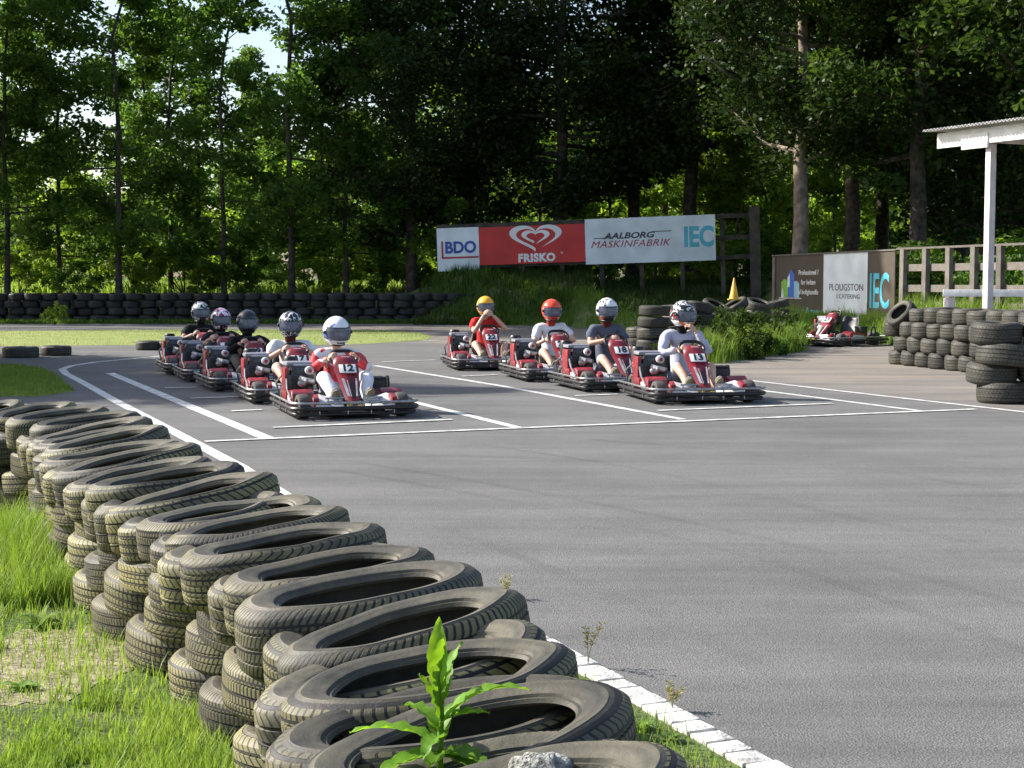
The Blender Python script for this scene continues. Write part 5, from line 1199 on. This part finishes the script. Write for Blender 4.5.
# little sapling in front of the far bank
p = gp(55, 325); s_ = copy_tree(SP[0]); s_.location = (p.x, p.y, 0); s_.scale = (.3, .3, .42); tag(s_, 'small yellow-green sapling alone in front of the far shaded tyre bank', 'sapling'); s_.name = 'sapling'
if 'group' in s_: del s_['group']
# trees standing left of the picture whose shadows cross the track
for i, (x, y, sc) in enumerate([(-15.5, 24.6, (.46, .42, .68)), (-16.5, 22.8, (.7, .42, .58)), (-18, 26.4, (.8, .5, .64)), (-19, 31.0, (.8, .6, .45)), (-18.5, 20.6, (.7, .42, .5)), (-16, 25.6, (.6, .4, .55)), (-15.5, 21.8, (.8, .55, .42)), (-15, 28, (.9, .6, .36))]):
    o = copy_tree(PR['dense2']); o.location = (x, y, 0); o.scale = sc; o.rotation_euler = (0, 0, i * 1.0); tag(o, 'tree left of the picture that shades the bend of the track', 'tree', 'trees left of the picture')

# ------------------------------------------------------------------ near details
def weed():
    pth, t = wall_path(.05 + .27 * 2); b = ap(440, 728, 2.72)
    r = thing('weed_plant', 'bright green broad-leaved weed growing out of a near tyre', 'plant', (b.x, b.y, b.z - .05))
    W = leaf_mat('weed_leaf', (.10, .22, .02), (.20, .36, .05), .45, 14)
    st = MB(); st.tube([(0, 0, -.12), (0, 0, 0), (.004, 0, .08), (-.003, 0, .15), (-.006, 0, .2)], [.006, .006, .004, .003, .002], 8); st.build('stem', W, r, 60)
    def leaf(az, el, L_, w, droop, base=(0, 0, .02), roll=0.0):
        m = MB(); n = 14; vs = []; a = math.radians(az); e = math.radians(el); dirh = Vector((math.cos(a), math.sin(a), 0)); side = Vector((-math.sin(a), math.cos(a), 0)); side = (Matrix.Rotation(roll, 3, dirh) @ side); p = Vector(base)
        for i in range(n + 1):
            s = i / n; ww = w * 1.15 * (math.sin(PI * min(1, s ** .8 * .96 + .04)) ** .8) * (1 + .05 * math.sin(i * 2.3)); el_ = e - droop * s
            d = dirh * math.cos(el_) + Vector((0, 0, 1)) * math.sin(el_); up = side.cross(d) * -1; wav = .0038 * math.sin(i * 1.9 + az)
            vs += [p - side * ww / 2 + up * (.22 * ww + wav), p + Vector((0, 0, 0)), p + side * ww / 2 + up * (.22 * ww - wav)]; p = p + d * L_ / n
        m.add(vs, [q for i in range(n) for q in ((3 * i, 3 * i + 1, 3 * i + 4, 3 * i + 3), (3 * i + 1, 3 * i + 2, 3 * i + 5, 3 * i + 4))]); m.build('leaf', W, r, 80)
    leaf(172, 26, .18, .034, .8); leaf(2, 58, .20, .034, 1.35, (0, 0, .05)); leaf(30, 60, .12, .038, .5, (0, 0, .03)); leaf(160, 75, .10, .030, .4, (0, 0, .06)); leaf(80, 86, .13, .034, .1, (-.004, 0, .13)); leaf(-60, 84, .11, .03, .2, (-.004, 0, .12))
    leaf(200, -2, .13, .045, .3, (0, 0, 0)); leaf(-30, 12, .11, .05, .6, (0, 0, 0)); leaf(-100, 20, .09, .05, .7, (0, 0, 0)); leaf(250, 30, .09, .03, 1.6, (0, 0, .03)); leaf(100, 40, .1, .035, .7, (0, 0, .02)); leaf(-10, 30, .1, .03, .6, (0, 0, .06)); leaf(60, 70, .09, .03, .4, (0, 0, .09)); leaf(215, 6, .15, .04, .5, (0, 0, 0)); leaf(-45, 4, .14, .042, .45, (0, 0, 0)); leaf(135, 48, .12, .03, 1.2, (0, 0, .04)); leaf(35, 78, .12, .026, .5, (0, 0, .10))
weed()
def stone():
    p = ap(540, 765, 2.5); m = MB(); m.ellipsoid((0, 0, 0), (.055, .045, .03), 24, 16); m.v = [tuple(Vector(v) * (1 + .35 * noise.noise(Vector(v) * 45))) for v in m.v]
    o = m.build('stone', mat('pale_lichen_stone', (.5, .5, .47), .95, var=.3, vscale=60, bump=1, bscale=150, col2=(.12, .12, .11)), None, 60); o.location = (p.x, p.y, p.z - .01); tag(o, 'rough pale grey stone lying on the nearest tyre', 'stone')
stone()
# wispy flowering grass stalks by the kerb
ST = leaf_mat('seed_head', (.30, .30, .16), (.48, .45, .28), .45, 8)
for i, (u, v, h, lb) in enumerate([(588, 668, .24, 'tall wispy grass stalks with pale seed heads by the kerb'), (505, 600, .13, 'small wispy grass stalk by the kerb beside the tyre wall'), (672, 712, .12, 'low seed-headed grass tuft leaning over the white kerb')]):
    b = gp(u, v); m = MB()
    for k in range(6):
        a = rng.uniform(0, 6.28); L_ = h * rng.uniform(.6, 1.05); ln = rng.uniform(.15, .45); P = [Vector((0, 0, 0)) + Vector((math.cos(a), math.sin(a), 0)) * ln * L_ * t * t + Vector((0, 0, L_ * t * (1 - .1 * t))) for t in [j / 7 for j in range(8)]]
        m.tube(P, [.0016 - .0001 * j for j in range(8)], 4)
        for j in range(16):
            t = .5 + .5 * j / 16; q = P[int(t * 7 - .001)].lerp(P[min(7, int(t * 7) + 1)], .5) if t < 1 else P[7]; d = Vector((rng.gauss(0, 1), rng.gauss(0, 1), .7)).normalized() * .018; m.tube([q, q + d * .6, q + d], [.0006, .0024, .0008], 4)
    o = m.build('grass_stalk', ST, None, 60); o.location = (b.x, b.y, 0); tag(o, lb, 'grass stalks')
# leafy plants in the grass left of the wall
LP = leaf_mat('dock_leaf', (.11, .20, .04), (.22, .32, .10), .35, 10)
for i, (u, v, s, lb) in enumerate([(40, 628, 1.0, 'broad-leaved dock plant in the grass left of the tyre wall'), (95, 612, .8, 'smaller broad-leaved plant near the foot of the tyre wall'), (22, 690, .7, 'low leafy plant at the left picture edge by the bare earth'), (640, 730, .55, 'leafy plant in the grass strip beside the white brick kerb'), (668, 742, .5, 'leafy plant nearest the white brick kerb')]):
    b = gp(u, v); m = MB()
    for k in range(14):
        a = k * 2.4; L_ = .13 * s * rng.uniform(.6, 1.1); e = rng.uniform(.3, 1.1); p = Vector((0, 0, 0)); vs = []; n = 6; dh = Vector((math.cos(a), math.sin(a), 0)); sd = Vector((-math.sin(a), math.cos(a), 0))
        for j in range(n + 1):
            t = j / n; w = .042 * s * math.sin(PI * (t * .94 + .05)); el_ = e - 1.2 * t; vs += [p - sd * w / 2 + Vector((0, 0, w * .25)), p, p + sd * w / 2 + Vector((0, 0, w * .25))]; p = p + (dh * math.cos(el_) + Vector((0, 0, math.sin(el_)))) * L_ / n
        m.add(vs, [q for j in range(n) for q in ((3 * j, 3 * j + 1, 3 * j + 4, 3 * j + 3), (3 * j + 1, 3 * j + 2, 3 * j + 5, 3 * j + 4))])
    o = m.build('leafy_plant', LP, None, 80); o.location = (b.x, b.y, 0); tag(o, lb, 'plant')

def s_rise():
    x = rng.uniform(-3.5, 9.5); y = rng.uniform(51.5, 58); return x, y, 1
grass('grass', s_rise, 16000, .15, .45, .03, LEAF_D, 'shaded rough grass on the slope under the long board')  # dark blade colour deepens the shade on this slope
